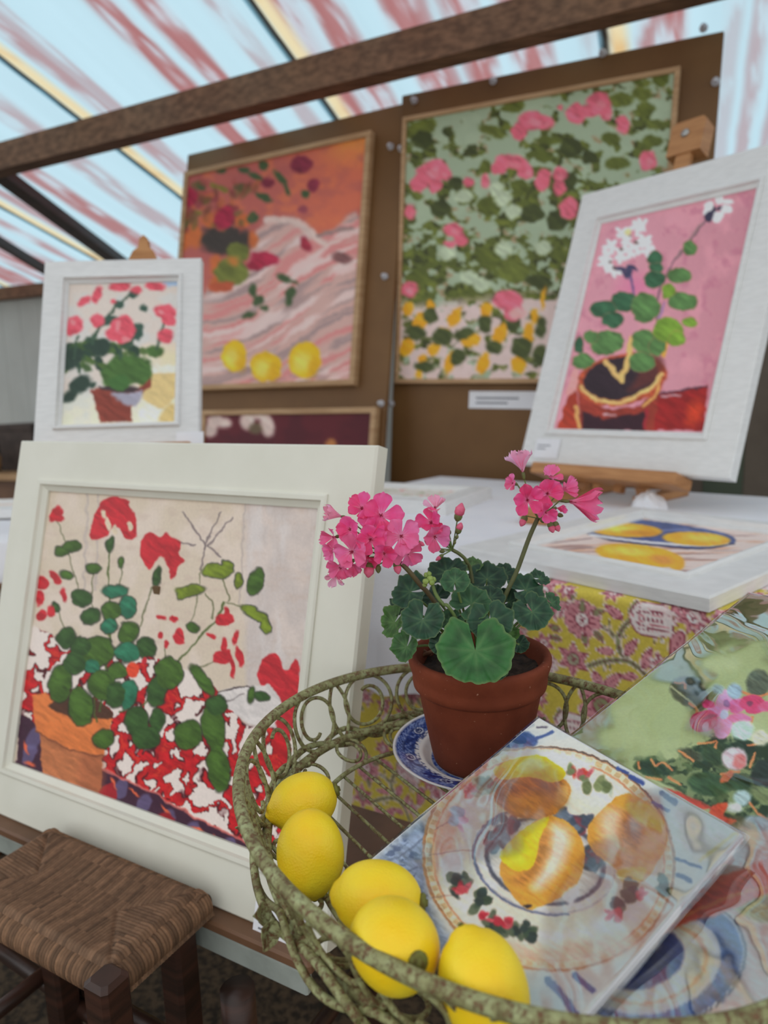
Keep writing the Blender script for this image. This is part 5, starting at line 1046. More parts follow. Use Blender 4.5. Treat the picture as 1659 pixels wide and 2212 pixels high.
LEAVES = [(1027, 1406, 86, -.086, LT, (.8, .62, .1), .08, 0, (.05, 1, -.2)), (913, 1340, 50, -.052, D1, (.9, .45, .2), .22, 0, (-.1, 1, 0)), (1060, 1342, 52, -.058, D1, (.85, .55, .1), .2, 0, (.2, 1, 0)), (1150, 1322, 46, -.035, D1, (.9, .4, .2), .15, 0, (.5, .9, 0)),
          (983, 1256, 33, -.050, D3, (.9, .4, 0), .3, 0, (0, -1, 0)), (1018, 1305, 48, -.040, D3, (.7, .6, .1), .3, 0, (.5, -.6, 0)), (965, 1236, 46, .000, D2, (.75, .5, .2), .25, 0, (-.2, -1, .2)), (886, 1278, 48, -.010, D1, (.75, .5, .3), .25, 0, (-1, -.3, 0)),
          (852, 1345, 40, -.015, (60, 98, 44), (.6, .3, .8), .25, .15, (-.8, .5, 0)), (878, 1398, 38, -.040, (52, 92, 48), (.5, .3, .8), .2, .2, (-.6, 1, 0)), (1052, 1250, 46, .020, D2, (.7, .6, .1), .3, 0, (.1, -1, .2)), (1090, 1238, 27, .030, D2, (.8, .5, .2), .3, 0, (.3, -1, 0)),
          (1136, 1274, 44, .005, D1, (.75, .55, .2), .2, 0, (.9, -.4, 0)), (1166, 1250, 24, .020, D1, (.7, .6, .3), .2, .1, (1, -.4, 0)), (1192, 1303, 26, .000, D3, (.6, .4, .6), .2, .2, (1, .2, 0)), (1122, 1392, 24, -.018, D2, (.7, .7, .1), .2, 0, (.6, .7, 0)), (1102, 1368, 24, -.030, (70, 112, 50), (.6, .7, .1), .2, 0, (.8, .5, 0)),
          (950, 1392, 26, -.062, D2, (.9, .4, .1), .2, 0, (-.5, 1, 0)), (1075, 1448, 24, -.070, D2, (.8, .4, .3), .2, 0, (.3, 1, 0)), (1040, 1452, 20, -.068, D2, (.8, .4, .3), .2, 0, (0, 1, 0)), (975, 1342, 30, -.045, D3, (.6, .7, .1), .25, 0, (-.6, .4, 0)), (1020, 1222, 24, .035, (70, 104, 60), (.7, .6, .1), .3, 0, (0, -1, 0)), (868, 1306, 34, -.005, D2, (.6, .5, .5), .2, .1, (-1, .2, 0)), (940, 1290, 34, .015, D2, (.7, .6, .1), .25, 0, (-.5, -.5, 0)), (1100, 1300, 40, .015, D2, (.7, .6, .1), .2, 0, (.3, -.2, 0)), (1010, 1345, 34, -.015, D2, (.6, .8, .0), .2, 0, (.2, .5, 0)), (1060, 1290, 34, -.02, D2, (.7, .6, .0), .2, 0, (.4, -.5, 0))]
for i, (x, y, R, dz, tone, w, cup, fold, td) in enumerate(LEAVES): add_leaf(x, y, R * (DEP0 + dz) / FPX, dz, tone, w, cup, fold, td, i + 1)
# main stems at the base
for i, (dx, dy, h) in enumerate(((0, 0, .05), (-.014, .006, .045), (.016, .004, .05), (.004, -.012, .03))):
    b = MB(); b.tube(smooth_line([PB + V(dx * .5, dy * .5, -.006), PB + V(dx, dy, h * .5), PB + V(dx * 1.8, dy * 1.8, h)], 5), [.0042] * 6 + [.0036] * 5, 9); b.build('woody_stem', mat_plain('woody_stem%d' % i, (110, 104, 84), (86, 92, 66), 60, .8, .2), ger, True)
# curled dry leaf on the soil
b = MB(); dl = at_z(922, 1408, POT[2] + .106); pts = [dl + V(.011 * math.cos(a * 2.1) * (1 - a / 9), .011 * math.sin(a * 2.1) * (1 - a / 9), .0025 * math.sin(a * 3)) for a in np.linspace(0, 6, 40)]; b.tube(pts, .0022, 6); b.build('dry_leaf', mat_plain('dry_leaf_brown', (150, 106, 78), (112, 76, 56), 90, .9), ger, True)

# flower heads
petalmat = mat_col('pink_petal', .5, .3, .15, 500, .05, 220, translucent=.3)
budgreen = mat_plain('bud_green', (112, 126, 70), (96, 96, 56), 160, .6); budpink = mat_plain('bud_pink', (226, 110, 140), (206, 84, 116), 160, .6); stamen = mat_plain('stamen_red', (150, 30, 70), (190, 60, 90), 200, .5)
HOT, MID, PAL = (236, 62, 126), (238, 92, 146), (246, 156, 186)
def petal_pts(n_, d, L_, wdt, op, seed, curl):
    """petal along d (radial direction), opening angle op from axis n_"""
    rs = np.random.RandomState(seed); nu, nv = 9, 11; u = np.linspace(-1, 1, nu); t = np.linspace(0, 1, nv); UU, TT = np.meshgrid(u, t)
    wt = .16 + .84 * np.clip(TT / .68, 0, 1) ** 1.25; wt = np.where(TT > .68, np.sqrt(np.clip(1 - ((TT - .68) / .34) ** 2.2, .04, 1)), wt)
    ang = op + curl * TT ** 1.5; ca = np.cumsum(np.cos(ang), 0) / nv * L_; sa = np.cumsum(np.sin(ang), 0) / nv * L_
    ca -= ca[0]; sa -= sa[0]; sd_ = np.cross(n_, d)
    lat = UU * wt * wdt; cupz = .30 * wdt * (UU ** 2) * wt + .09 * L_ * TT * np.sin(UU * 5 + rs.rand() * 6) * (TT ** 2)
    sa = sa + .06 * L_ * (1 - UU ** 2) * (TT ** 4)
    return (sa[..., None] * d + lat[..., None] * sd_ + (ca + cupz)[..., None] * n_), UU, TT
def floret(parent, c, n_, R, op, tone, seed, npet=5):
    n_ = unit(n_); a = np.cross(n_, V(.2, .3, .9)); a = unit(a); b2 = np.cross(n_, a); rs = np.random.RandomState(seed); rot = rs.rand() * 6
    fl_ = empty('floret', c - wloc(parent), None); fl_.parent = parent
    for k in range(npet):
        an = rot + 2 * pi * k / npet + .16 * rs.randn(); d = math.cos(an) * a + math.sin(an) * b2; L_ = R * (1.12 + .2 * rs.rand())
        off, UU, TT = petal_pts(n_, d, L_ * (1.0 + .25 * (op < .9)), R * .50, op * .92 + .20 * rs.randn(), seed * 7 + k, .35 if op > .7 else .1)
        P = c + off + n_ * (.0006 * k)
        base = np.array(tone, float); v = np.clip((vnoise(UU * 4 + k * 3, TT * 1.5, 4) - .5), -1, 1)
        cc = base[None, None] * (1 + .10 * v)[..., None]; cc = cc * (1 - .30 * TT[..., None] ** 2) + np.array([250., 170., 200.]) * .30 * TT[..., None] ** 2; pale = np.clip(1 - TT / .45, 0, 1)[..., None] * .6
        cc = cc * (1 - pale) + np.array([250., 214., 224.]) * pale
        ln = (np.abs(((UU * 2.5) % 1) - .5) < .20) * np.clip(1 - np.abs(TT - .25) / .28, 0, 1); cc = cc * (1 - ln[..., None] * .45) + np.array([178., 40., 96.]) * ln[..., None] * .45
        thr = np.clip(1 - TT / .10, 0, 1)[..., None]; cc = cc * (1 - thr * .7) + np.array([150., 40., 80.]) * thr * .7
        grid_mesh('petal', P, petalmat, fl_, cc * (.86 + .22 * rs.rand()), gain=1.45)
    if op > .6:
        t = MB()
        for k in range(4): an = k * 1.6 + rot; t.tube([c, c + n_ * R * .22 + (math.cos(an) * a + math.sin(an) * b2) * R * .06, c + n_ * R * .34 + (math.cos(an) * a + math.sin(an) * b2) * R * .10], .0005, 5)
        t.build('stamens', stamen, fl_, True)
    t = MB(); t.lathe(c - n_ * R * .50, [(.0008, 0), (.0016, R * .15), (.0020, R * .35), (.0012, R * .52)], 8, n_); t.build('calyx', budgreen, fl_, True)
    return fl_
def bud(parent, c, d, L_, R_, pink):
    d = unit(d); bd = empty('bud', c - wloc(parent)); bd.parent = parent
    t = MB(); t.lathe(c - d * L_ * .5, [(R_ * .35, 0), (R_ * .85, L_ * .18), (R_, L_ * .42), (R_ * .82, L_ * .70), (R_ * .4, L_ * .92), (R_ * .1, L_)], 12, d); t.build('sepal_cup', budgreen, bd, True)
    if pink:
        t = MB(); t.lathe(c - d * L_ * .05, [(R_ * .8, 0), (R_ * (.95 + .25 * pink), L_ * .25), (R_ * (.8 + .4 * pink), L_ * (.45 + .2 * pink)), (R_ * .35, L_ * (.66 + .4 * pink)), (R_ * .05, L_ * (.72 + .42 * pink))], 12, d); t.build('bud_petals', budpink, bd, True)
    return bd
def zc(x, y): return 680 + x / 2.592, 980 + y / 2.592
def head(hub, depth, florets, buds, stem, sr, smat, cen, hubr=.0022):
    hx, hy = zc(*hub); hp = at_depth(hx, hy, depth)
    spts = [hp] + [at_depth(*zc(x, y), depth + dd) for x, y, dd in stem[:-1]] + [stem[-1]]
    t = MB(); t.tube(smooth_line(spts, 7), sr, 9); st = t.build('flower_stem', smat, ger, True)
    cenx, ceny = zc(*cen)
    for i, (x, y, R, op, tone, fx, fy, fz, dz) in enumerate(florets):
        px_, py_ = zc(x, y); c = at_depth(px_, py_, depth + dz); n_ = camdir(fx, fy, fz); Rw = R / 2.592 * depth / FPX
        floret_o = floret(ger, c, n_, Rw, op, tone, int(x * 3 + y))
        t = MB(); t.tube(smooth_line([hp, (hp + c) / 2 - unit(n_) * .004, c - unit(n_) * Rw * .45], 4), .0007, 6); t.build('pedicel', petiole, floret_o, True)
    for x, y, dx, dy, L_, R_, pk in buds:
        px_, py_ = zc(x, y); c = at_depth(px_, py_, depth - .004); k = 1 / 2.592 * depth / FPX
        bo = bud(ger, c, camdir(dx, dy, -.2), L_ * k, R_ * k, pk); t = MB(); t.tube(smooth_line([hp, (hp * .5 + c * .5) - camdir(dx, dy, 0) * .002, c - unit(camdir(dx, dy, -.2)) * L_ * k * .45], 4), .0007, 6); t.build('pedicel', petiole, bo, True)
head((440, 575), DEP0 - .035, [(370, 352, 108, 1.15, HOT, .05, -.25, -1, -.004), (268, 315, 78, 1.0, HOT, -.2, -.5, -.8, .006), (150, 352, 70, .45, PAL, -.9, -.25, -.3, .004), (205, 425, 74, .9, HOT, -.35, -.1, -.9, -.004), (118, 465, 62, .8, MID, -.8, .1, -.6, .003), (312, 478, 86, 1.0, HOT, 0, .1, -1, -.012), (212, 545, 92, 1.1, MID, -.3, .2, -.9, -.012), (112, 540, 60, .9, MID, -.7, .3, -.6, 0), (385, 556, 64, .72, HOT, .15, .15, -1, -.016), (482, 462, 96, 1.15, MID, .1, -.05, -1, -.010), (515, 545, 84, 1.2, MID, .15, .5, -.9, -.004), (150, 628, 72, 1.05, MID, -.35, .5, -.8, -.006), (208, 612, 64, 1.0, MID, -.1, .6, -.8, -.008), (122, 668, 52, .8, PAL, -.3, .8, -.5, 0), (300, 570, 56, .8, HOT, -.1, .6, -.8, -.004), (330, 420, 70, .9, HOT, .1, -.1, -1, -.006)],
     [(305, 636, -.1, 1, 62, 26, .7), (355, 646, .05, 1, 48, 17, 0), (460, 628, .2, 1, 62, 22, .25), (585, 500, .7, .3, 44, 14, .2)], [(520, 650, .0), (600, 745, .004), (660, 815, .010), PB + V(-.006, -.004, .01)], .0024, stemred, (300, 480))
head((770, 538), DEP0 + .005, [(676, 318, 74, .9, PAL, -.1, -.8, -.4, .006), (655, 388, 82, .95, HOT, -.3, -.2, -.9, 0), (665, 462, 80, 1.05, MID, .3, .2, -.9, -.006)], [(805, 345, .25, -1, 70, 24, .9), (806, 425, .35, -1, 54, 19, .3), (750, 437, -.2, -1, 36, 14, 0), (752, 474, -.3, -1, 26, 10, 0), (796, 466, .4, -1, 26, 10, 0), (783, 497, .3, -1, 24, 9, 0), (674, 530, -1, -.1, 44, 14, .25), (712, 547, -1, .1, 32, 12, 0), (703, 578, -.8, .6, 44, 12, .25), (735, 515, -.7, -.6, 30, 9, 0)], [(815, 565, 0), (850, 605, .004), (880, 700, .01), PB + V(.003, .008, .01)], .0020, stemmat, (700, 430))
head((1248, 362), DEP0 + .000, [(1165, 105, 92, .55, PAL, -.25, -1, -.3, .004), (1118, 168, 48, .9, MID, -.8, -.2, -.5, .004), (1190, 258, 74, .85, HOT, -.15, .1, -1, -.008), (1298, 225, 84, .95, HOT, 0, -.05, -1, -.008), (1318, 140, 62, .9, MID, .1, -.7, -.6, .004), (1385, 205, 62, .7, MID, .5, -.4, -.6, .002), (1290, 325, 52, .75, HOT, .1, .3, -.9, -.010), (1352, 306, 34, .5, HOT, .6, .1, -.6, -.004), (1425, 268, 118, .62, MID, .95, .10, -.45, -.004)],
     [(1170, 370, -.5, 1, 56, 20, .2), (1322, 405, .3, 1, 54, 20, .2), (1352, 402, .4, 1, 50, 18, .2), (1275, 374, .4, .8, 34, 14, 0), (1375, 345, .9, .3, 34, 13, 0)], [(1200, 470, 0), (1130, 660, .0), (1060, 815, .0), PB + V(.008, 0, .012)], .0024, stemmat, (1290, 220))
# young green bud cluster on a bent stalk
by = [at_depth(*zc(x, y), DEP0 - .048) for x, y in ((660, 735), (680, 790), (720, 845), (765, 880))] + [PB + V(0, -.02, .01)]
t = MB(); t.tube(smooth_line(by, 6), .0018, 8); sb = t.build('bud_stalk', petiole, ger, True)
for i, (x, y, s_) in enumerate(((625, 680, 16), (645, 700, 20), (620, 715, 18), (665, 705, 16), (640, 672, 14), (655, 722, 16), (615, 735, 13))):
    c = at_depth(*zc(x, y), DEP0 - .050 - .002 * (i % 3)); k = 1 / 2.592 * DEP0 / FPX; t = MB(); d = unit(c - by[0]); t.lathe(c - d * s_ * k, [(s_ * k * .4, 0), (s_ * k * .9, s_ * k * .6), (s_ * k, s_ * k), (s_ * k * .6, s_ * k * 1.7), (s_ * k * .1, s_ * k * 2)], 9, d); t.build('young_bud', mat_plain('young_bud%d' % i, (150, 168, 88), (126, 148, 76), 160, .6), sb, True)

# ------------------------------------------------------------------ prints in clear sleeves
def mat_film():
    m, nt, b, out = nodes_of('clear_cellophane'); L = nt.links
    tr = nt.nodes.new('ShaderNodeBsdfTransparent'); gl = nt.nodes.new('ShaderNodeBsdfGlossy'); gl.inputs['Roughness'].default_value = .05
    fr = nt.nodes.new('ShaderNodeFresnel'); fr.inputs['IOR'].default_value = 1.5
    ma = nt.nodes.new('ShaderNodeMath'); ma.operation = 'MULTIPLY'; ma.use_clamp = True; L.new(fr.outputs[0], ma.inputs[0])
    tc = nt.nodes.new('ShaderNodeTexCoord'); n = nt.nodes.new('ShaderNodeTexNoise'); n.inputs['Scale'].default_value = 20; n.inputs['Detail'].default_value = 2
    L.new(tc.outputs['Object'], n.inputs['Vector']); bp = nt.nodes.new('ShaderNodeBump'); bp.inputs['Strength'].default_value = .25; bp.inputs['Distance'].default_value = .004
    L.new(n.outputs['Fac'], bp.inputs['Height']); L.new(bp.outputs['Normal'], gl.inputs['Normal'])
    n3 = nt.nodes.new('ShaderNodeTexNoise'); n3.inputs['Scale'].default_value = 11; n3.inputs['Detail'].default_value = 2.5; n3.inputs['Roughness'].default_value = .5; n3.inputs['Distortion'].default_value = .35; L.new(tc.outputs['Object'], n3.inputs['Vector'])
    mr = nt.nodes.new('ShaderNodeMapRange'); mr.inputs['From Min'].default_value = .50; mr.inputs['From Max'].default_value = .60; mr.inputs['To Min'].default_value = .5; mr.inputs['To Max'].default_value = 6.5; L.new(n3.outputs['Fac'], mr.inputs['Value']); L.new(mr.outputs['Result'], ma.inputs[1])   # glare patches put in by noise: boosted where film stands off, cut where it clings
    ms = nt.nodes.new('ShaderNodeMixShader'); L.new(ma.outputs[0], ms.inputs[0]); L.new(tr.outputs[0], ms.inputs[1]); L.new(gl.outputs[0], ms.inputs[2]); L.new(ms.outputs[0], out.inputs['Surface'])
    return m
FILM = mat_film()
def paint_plate(X, Y):
    c = Canvas(X, Y, (196, 204, 204), warp=2.6, wscale=10).frame(760, 1500, 1.845)
    c.wash((214, 212, 202), np.clip((c.n(130, 80, 2) - .42) * 4, 0, 1), .6)
    c.poly([(40, 720), (330, 480), (300, 700), (340, 900), (480, 1060), (300, 1020), (150, 830)], (140, 156, 180), 40, .4); c.wash((84, 98, 128), c.mask_poly([(30, 730), (300, 520), (270, 700), (330, 930), (470, 1060), (250, 980)], 20) * np.clip((c.n(30, 22, 6) - .52) * 8, 0, 1), .8)
    for p in ([(60, 690), (200, 640), (300, 560)], [(120, 740), (260, 690)], [(200, 820), (300, 800)]): c.line(p, 9, (96, 106, 128), 8, op=.7)
    c.poly([(620, 170), (700, 150), (740, 190), (690, 215), (610, 210)], (78, 106, 158), 10, .3); c.line([(700, 190), (800, 150)], 12, (72, 96, 150), 6); c.line([(740, 130), (775, 128)], 8, (96, 92, 110), 6)
    for p in ([(560, 200), (640, 150), (720, 120)], ): c.line(p, 14, (150, 164, 176), 10, op=.7)
    # rim of the painted plate
    PX, PY, RX, RY = 785, 655, 505, 445
    c.ell(PX, PY, RX, RY, (222, 208, 192), 12, 6, .08)
    c.ring(PX, PY, RX - 4, RY - 4, 12, (166, 118, 74), 12, 5, .3, .9); c.ring(PX, PY, RX - 24, RY - 24, 26, (224, 214, 186), 12, 5, .15); c.ring(PX, PY, RX - 24, RY - 24, 22, (196, 170, 124), 12, 5, .25, .9, dash=70); c.ring(PX, PY, RX - 42, RY - 42, 9, (196, 120, 72), 12, 5, .4, .8); c.ring(PX, PY, RX - 2, RY - 2, 6, (64, 64, 76), 12, 4, .2, .8, 210, 320)
    c.ring(PX, PY, RX - 120, RY - 115, 120, (228, 222, 214), 12, 60, .1, .6)
    c.poly([(330, 600), (360, 480), (420, 440), (420, 560), (380, 700), (330, 720)], (212, 158, 126), 40, .2, .8); c.poly([(500, 960), (760, 1000), (1100, 960), (1150, 1010), (900, 1080), (620, 1060)], (216, 184, 162), 50, .2, .8); c.ell(390, 680, 40, 50, (226, 232, 236), 0, 30); c.poly([(560, 230), (760, 215), (960, 270), (900, 300), (700, 270)], (232, 226, 214), 30)
    for p in ([(330, 540), (400, 500)], [(310, 640), (460, 620), (580, 650)], [(320, 810), (460, 790)]): c.line(p, 6, (120, 96, 96), 6, op=.5)
    # well
    c.ell(770, 665, 285, 205, (150, 158, 172), 14, 12, .3); c.ell(770, 665, 232, 160, (196, 196, 192), 14, 30, .2); c.ring(770, 665, 262, 186, 30, (226, 216, 204), 14, 10, .15); c.ring(770, 665, 288, 208, 11, (92, 104, 136), 14, 5, .3, .9, 60, 300); c.ring(770, 665, 235, 165, 16, (72, 76, 92), 14, 8, .3, .85)
    dabs(c, [(580, 560, 40, 60, 14), (900, 520, 40, 50, 16), (950, 650, 30, 50, 14), (640, 510, 40, 20, 8), (830, 480, 30, 20, 8)], [(66, 78, 96), (96, 112, 130), (120, 60, 70), (60, 70, 80)], 24, 3, 8)
    # lemons
    c.poly([(572, 335), (700, 325), (840, 335), (875, 385), (842, 445), (780, 492), (680, 492), (602, 455), (570, 420)], (172, 112, 38), 6, .35); c.poly([(590, 420), (700, 400), (860, 400), (780, 488), (680, 490), (602, 455)], (204, 148, 54), 40, .2, .8); c.poly([(566, 300), (640, 258), (745, 243), (825, 283), (850, 325), (800, 352), (700, 328), (600, 340)], (232, 190, 26), 6, .12); c.poly([(690, 262), (750, 250), (760, 290), (700, 310), (660, 300)], (244, 226, 120), 16, .1); c.poly([(590, 345), (620, 430), (600, 450), (572, 400)], (150, 110, 100), 20, .3, .7); c.ell(840, 400, 28, 50, (214, 176, 110), 20, 20, .2, .7)
    c.poly([(640, 590), (760, 488), (862, 508), (922, 590), (924, 690), (884, 772), (765, 842), (700, 856), (642, 802), (588, 700)], (208, 152, 60), 6, .2); c.poly([(800, 520), (870, 560), (840, 680), (760, 770), (720, 760), (780, 640)], (232, 204, 196), 50, .15, .9); c.poly([(720, 560), (790, 560), (760, 680), (690, 760), (640, 740), (690, 690)], (178, 122, 62), 40, .3, .8); c.poly([(598, 625), (680, 540), (785, 487), (752, 570), (722, 682), (652, 702), (598, 662)], (238, 194, 40), 6, .12); c.ell(650, 640, 36, 40, (244, 206, 60), 20, 30); c.ell(702, 843, 18, 8, (56, 50, 50), 0, 4); c.poly([(840, 800), (900, 760), (880, 840)], (232, 228, 232), 16)
    c.poly([(958, 500), (1040, 420), (1112, 396), (1232, 480), (1258, 582), (1222, 662), (1165, 742), (1100, 755), (1058, 700), (958, 622), (938, 550)], (204, 150, 62), 6, .2); c.poly([(990, 480), (1060, 460), (1120, 540), (1080, 640), (1010, 620)], (228, 192, 172), 50, .15, .85); c.poly([(1080, 480), (1150, 520), (1130, 600), (1070, 560)], (172, 118, 60), 40, .3, .8); c.poly([(1100, 430), (1180, 440), (1240, 500), (1230, 550), (1160, 520), (1110, 480)], (238, 188, 50), 16, .12); c.poly([(1060, 700), (1170, 690), (1150, 745), (1090, 752)], (236, 186, 50), 12); c.ell(1190, 610, 40, 60, (216, 158, 52), 10, 30)
    # sprigs
    dabs(c, [(430, 745, 40, 30, 12), (515, 815, 26, 50, 12), (570, 920, 36, 30, 12), (640, 940, 30, 24, 9), (712, 955, 26, 30, 10), (1110, 790, 20, 50, 12), (1070, 850, 26, 30, 6), (1240, 760, 12, 40, 6)], [(58, 76, 58), (84, 98, 76), (46, 60, 56)], 24, 5, 7)
    dabs(c, [(430, 770, 30, 16, 5), (600, 905, 46, 14, 6), (1040, 880, 26, 16, 6), (520, 880, 20, 14, 3), (1150, 790, 20, 20, 4)], [(176, 44, 60), (200, 80, 90)], 20, 6, 7)
    dabs(c, [(520, 365, 40, 30, 12), (1000, 370, 50, 26, 8)], [(120, 132, 88), (96, 110, 70), (170, 184, 166)], 24, 7, 8); dabs(c, [(460, 385, 24, 30, 6), (930, 320, 40, 16, 6), (880, 305, 20, 10, 4)], [(186, 90, 100), (196, 70, 60), (110, 130, 90)], 18, 8, 8); dabs(c, [(415, 470, 26, 24, 5), (420, 510, 20, 16, 3)], [(150, 172, 196), (206, 170, 196)], 24, 9, 8)
    for p, w in (([(1235, 395), (1290, 432)], 22), ([(1200, 430), (1260, 465)], 14), ([(1290, 655), (1390, 690)], 12), ([(1300, 720), (1350, 742)], 18), ([(1110, 330), (1160, 352)], 18), ([(1060, 295), (1100, 315)], 14), ([(780, 1140), (830, 1190), (880, 1260)], 30), ([(890, 1120), (960, 1180)], 26), ([(660, 1120), (690, 1180)], 16), ([(760, 1290), (900, 1270)], 14)): c.line(p, w, (58, 80, 140), 6, .3)
    c.poly([(1280, 440), (1450, 520), (1500, 560), (1400, 640), (1300, 600)], (204, 212, 208), 40, .1, .8); c.line([(1390, 660), (1480, 590), (1540, 545)], 12, (226, 196, 130), 10, op=.7)
    return c.out()
def paint_print(X, Y):
    c = Canvas(X, Y, (158, 174, 128), warp=3, wscale=12).frame(760, 1500, 1.845)
    c.wash((176, 190, 150), np.clip((c.n(180, 120, 2) - .45) * 4, 0, 1), .6)
    c.poly([(1100, 760), (1700, 480), (1900, 900), (1700, 1500), (900, 1500), (1000, 1000)], (206, 190, 186), 40, .2); c.poly([(1500, 800), (1700, 700), (1700, 900), (1560, 880)], (150, 160, 110), 20, .3)
    # painted plate at the foot
    PX, PY = 1190, 1075
    c.ell(PX, PY, 385, 270, (220, 222, 226), -14, 6, .08); c.ring(PX, PY, 330, 228, 74, (70, 102, 162), -14, 8, .35); c.wash((38, 52, 104), np.clip(1 - np.abs(np.hypot((c.x - PX) / 330, (c.y - PY) / 228) - 1) / .14, 0, 1) * np.clip((c.n(30, 24, 5) - .52) * 9, 0, 1), .8); c.ring(PX, PY, 384, 269, 9, (46, 52, 78), -14, 5, .2, .8, 300, 200)
    c.ell(PX, PY, 268, 184, (220, 206, 190), -14, 10, .2); c.ring(PX, PY, 225, 152, 16, (206, 140, 96), -14, 10, .3, .7); c.ell(PX - 40, PY - 20, 180, 118, (52, 66, 122), -14, 10, .35); c.ell(PX - 20, PY - 80, 60, 30, (206, 196, 190), 0, 16)
    # painted pot
    c.poly([(1090, 760), (1200, 740), (1480, 720), (1700, 640), (1700, 760), (1480, 870), (1360, 900), (1250, 950), (1180, 980), (1090, 880)], (206, 92, 62), 10, .3); c.poly([(1250, 860), (1500, 760), (1600, 730), (1480, 860), (1330, 900)], (176, 76, 66), 30, .3, .7); c.line([(1200, 940), (1400, 850), (1560, 790), (1700, 760)], 14, (226, 130, 80), 8, .3)
    # foliage, crop with finer reading
    c.frame(1200, 1280, 3.568)
    for p in ([(600, 1320), (750, 1260), (900, 1300), (1060, 1200), (1200, 1130), (1400, 1160), (1640, 1180), (1640, 1700), (1400, 1760), (1180, 1650), (1000, 1560), (820, 1460), (640, 1380)], ): c.poly(p, (82, 104, 70), 14, .4)
    c.wash((40, 62, 44), c.mask_poly([(600, 1300), (900, 1280), (1200, 1100), (1660, 1150), (1660, 1720), (1300, 1760), (900, 1520)], 20) * np.clip((c.n(90, 70, 4) - .48) * 10, 0, 1)); c.wash((128, 146, 104), c.mask_poly([(650, 1350), (1100, 1200), (1660, 1200), (1660, 1700), (1300, 1740)], 20) * np.clip((c.n(80, 60, 8) - .58) * 10, 0, 1), .9)
    for x, y, rx, ry, a, cc in ((1020, 760, 140, 110, 20, (86, 90, 62)), (1100, 820, 80, 90, 0, (72, 78, 56)), (740, 1350, 130, 60, 5, (44, 68, 48)), (1240, 1240, 120, 90, 0, (52, 76, 52)), (1040, 1250, 100, 40, 20, (66, 76, 58)), (1420, 1200, 130, 50, 0, (38, 60, 46)), (1180, 1480, 160, 90, 10, (60, 88, 58)), (1400, 1460, 120, 60, 20, (52, 76, 52)), (1300, 1760, 120, 60, 20, (52, 64, 48)), (1600, 1400, 90, 120, 0, (40, 56, 50)), (1560, 700, 90, 110, 0, (88, 100, 84)), (1600, 1560, 100, 60, 30, (120, 136, 96))): c.ell(x, y, rx, ry, cc, a, 20, .4)
    c.line([(890, 720), (960, 780), (1060, 860), (1110, 920)], 16, (160, 166, 130), 8)
    for p in ([(920, 690), (990, 700), (1000, 740)], [(1030, 850), (1090, 900), (1080, 960)], [(950, 1220), (1010, 1260), (1060, 1300)], [(640, 1310), (650, 1360)], [(740, 1290), (770, 1340), (830, 1310), (900, 1370)], [(870, 1420), (960, 1480)], [(1100, 1160), (1240, 1150), (1230, 1190)], [(1280, 1400), (1420, 1380)], [(700, 1420), (820, 1440)], [(1520, 960), (1480, 1120)], [(1440, 760), (1540, 800), (1640, 780)], [(1540, 1240), (1500, 1340)], [(1500, 1620), (1560, 1700), (1640, 1750)], [(1580, 1160), (1480, 1180)]): c.line(p, 18, (234, 142, 92), 10, .3, .9)
    for x, y, rx, ry, a, cc in ((1300, 840, 60, 90, 10, (226, 150, 190)), (1400, 870, 70, 60, -20, (220, 110, 160)), (1230, 910, 70, 40, 30, (222, 140, 186)), (1290, 1040, 70, 90, 20, (226, 150, 186)), (1420, 970, 90, 40, 5, (224, 120, 164)), (1180, 860, 50, 34, 0, (208, 70, 120)), (1145, 990, 110, 80, -15, (196, 52, 104)), (1520, 860, 100, 70, 10, (206, 74, 118)), (1620, 880, 60, 40, 0, (214, 100, 140))): c.ell(x, y, rx, ry, cc, a, 12, .25)
    c.ell(1300, 940, 36, 36, (178, 190, 214), 0, 12); c.ell(1320, 855, 26, 30, (150, 110, 160), 0, 14); c.ell(1190, 960, 50, 16, (150, 36, 80), -20, 12); c.ell(1500, 855, 24, 20, (130, 70, 100), 0, 10)
    for x, y, rx, ry, cc in ((1380, 760, 60, 60, (150, 178, 196)), (1440, 1060, 90, 80, (176, 206, 196)), (1380, 1280, 100, 90, (204, 190, 200)), (1420, 1300, 50, 60, (214, 130, 130)), (1440, 1580, 70, 60, (160, 186, 190)), (1380, 1660, 60, 40, (196, 210, 206)), (1580, 1120, 70, 60, (196, 200, 180)), (1560, 1780, 110, 60, (150, 170, 180)), (1250, 750, 50, 40, (150, 176, 180))): c.ell(x, y, rx, ry, cc, 10, 24, .3)
    c.poly([(1190, 1660), (1330, 1620), (1300, 1720), (1400, 1760), (1240, 1800)], (206, 84, 58), 14, .3); c.poly([(840, 1500), (1100, 1600), (1200, 1660), (1100, 1660), (930, 1580)], (186, 74, 60), 14, .3); c.ell(1320, 1420, 60, 26, (214, 110, 70), -40, 12)
    return c.out()
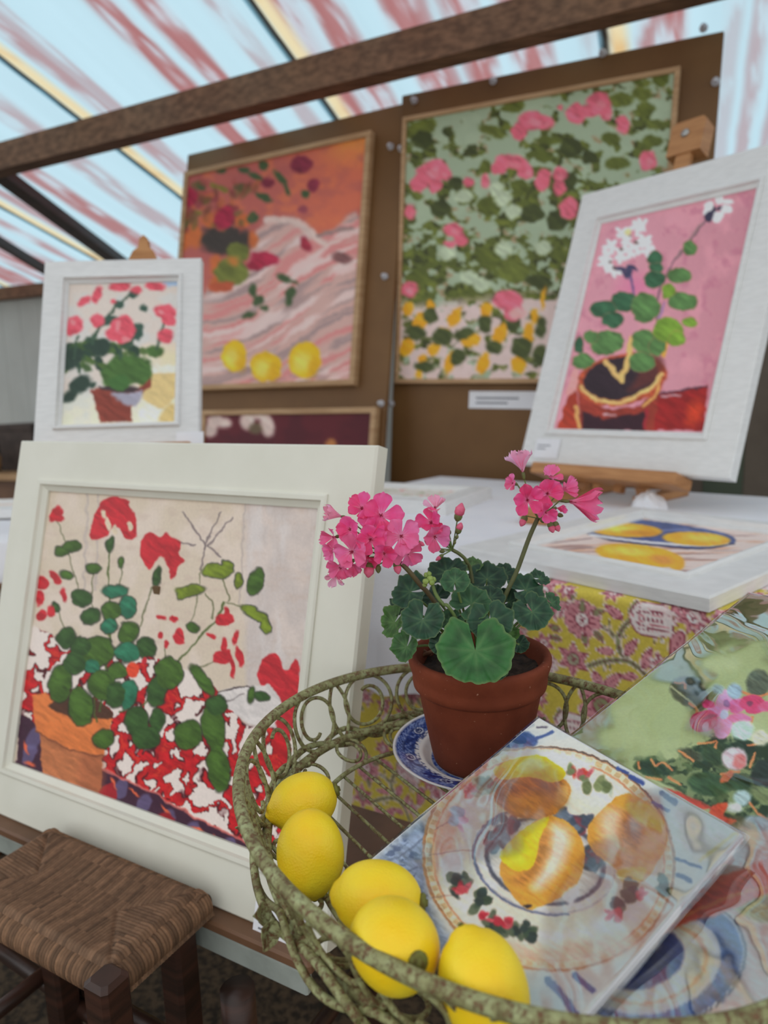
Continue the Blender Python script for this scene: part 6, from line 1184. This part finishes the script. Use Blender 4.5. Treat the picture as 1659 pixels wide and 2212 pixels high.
def sleeved(name, label, tl, ex, ey, w, h, thick, paint, step, margin, wr, seed, gain=1.5):
    ex = unit(ex); ey = unit(ey - (ey @ ex) * ex); n = -np.cross(ex, ey); c = tl + ex * w / 2 + ey * h / 2
    root = empty(name, c + ey * h / 2 - n * thick, label, 'art print')
    b = MB(); b.box(c - n * thick / 2, ex, ey, n, w, h, thick, min(.0006, thick / 3)); b.build('card', M['paper'], root)
    P = plane_grid(c + n * .0003, ex, ey, w - .003, h - .003, int(w / step), int(h / step)); X, Y = project(P)
    grid_mesh('printed_picture', P, M['print'], root, paint(X, Y), gain=gain)
    nx, ny = 120, int(120 * h / w); P = plane_grid(c, ex, ey, w + 2 * margin, h + 2 * margin, nx, ny)
    u = np.linspace(-1, 1, nx)[None, :] * (w / 2 + margin); v = np.linspace(-1, 1, ny)[:, None] * (h / 2 + margin); U_, V_ = np.meshgrid(u[0], v[:, 0])
    dg = (U_ * .8 + V_ * .6); d2 = (U_ * -.6 + V_ * .8)
    wz = wr * (.9 * (fbm(dg * 10 + seed, d2 * 26, seed, 2) - .3) + .5 * np.abs(np.sin(d2 * 34 + 2.2 * fbm(dg * 8, d2 * 8, seed + 2) * 4)) ** 8 + .5 * (vnoise(U_ * 16 + 3, V_ * 16 + 5, seed + 1)))
    ed = np.minimum(w / 2 + margin - np.abs(U_), h / 2 + margin - np.abs(V_)); over = np.clip(ed / .004, 0, 1)
    zf = .0012 + np.clip(wz, 0, 1) * over; inside = (np.abs(U_) < w / 2 + .0008) & (np.abs(V_) < h / 2 + .0008); zf = np.where(inside, zf, -thick * .6 + .0008 * np.sin(U_ * 90 + V_ * 70))
    P = P + zf[..., None] * n
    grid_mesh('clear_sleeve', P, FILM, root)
    return root
Ht = scaled(V(.433, .818, .820) + V(-.00225, -.0015, .0096), .955); eu = unit(V(.802, .532, .270)); evv = V(.553, -.833, 0)
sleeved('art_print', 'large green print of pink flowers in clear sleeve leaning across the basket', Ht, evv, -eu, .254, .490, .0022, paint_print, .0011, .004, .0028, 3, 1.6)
GT, GR, GL = (scaled(p, .935) for p in ((.1431, .6426, .7659), (.2565, .4743, .7515), (-.0234, .5328, .6921)))
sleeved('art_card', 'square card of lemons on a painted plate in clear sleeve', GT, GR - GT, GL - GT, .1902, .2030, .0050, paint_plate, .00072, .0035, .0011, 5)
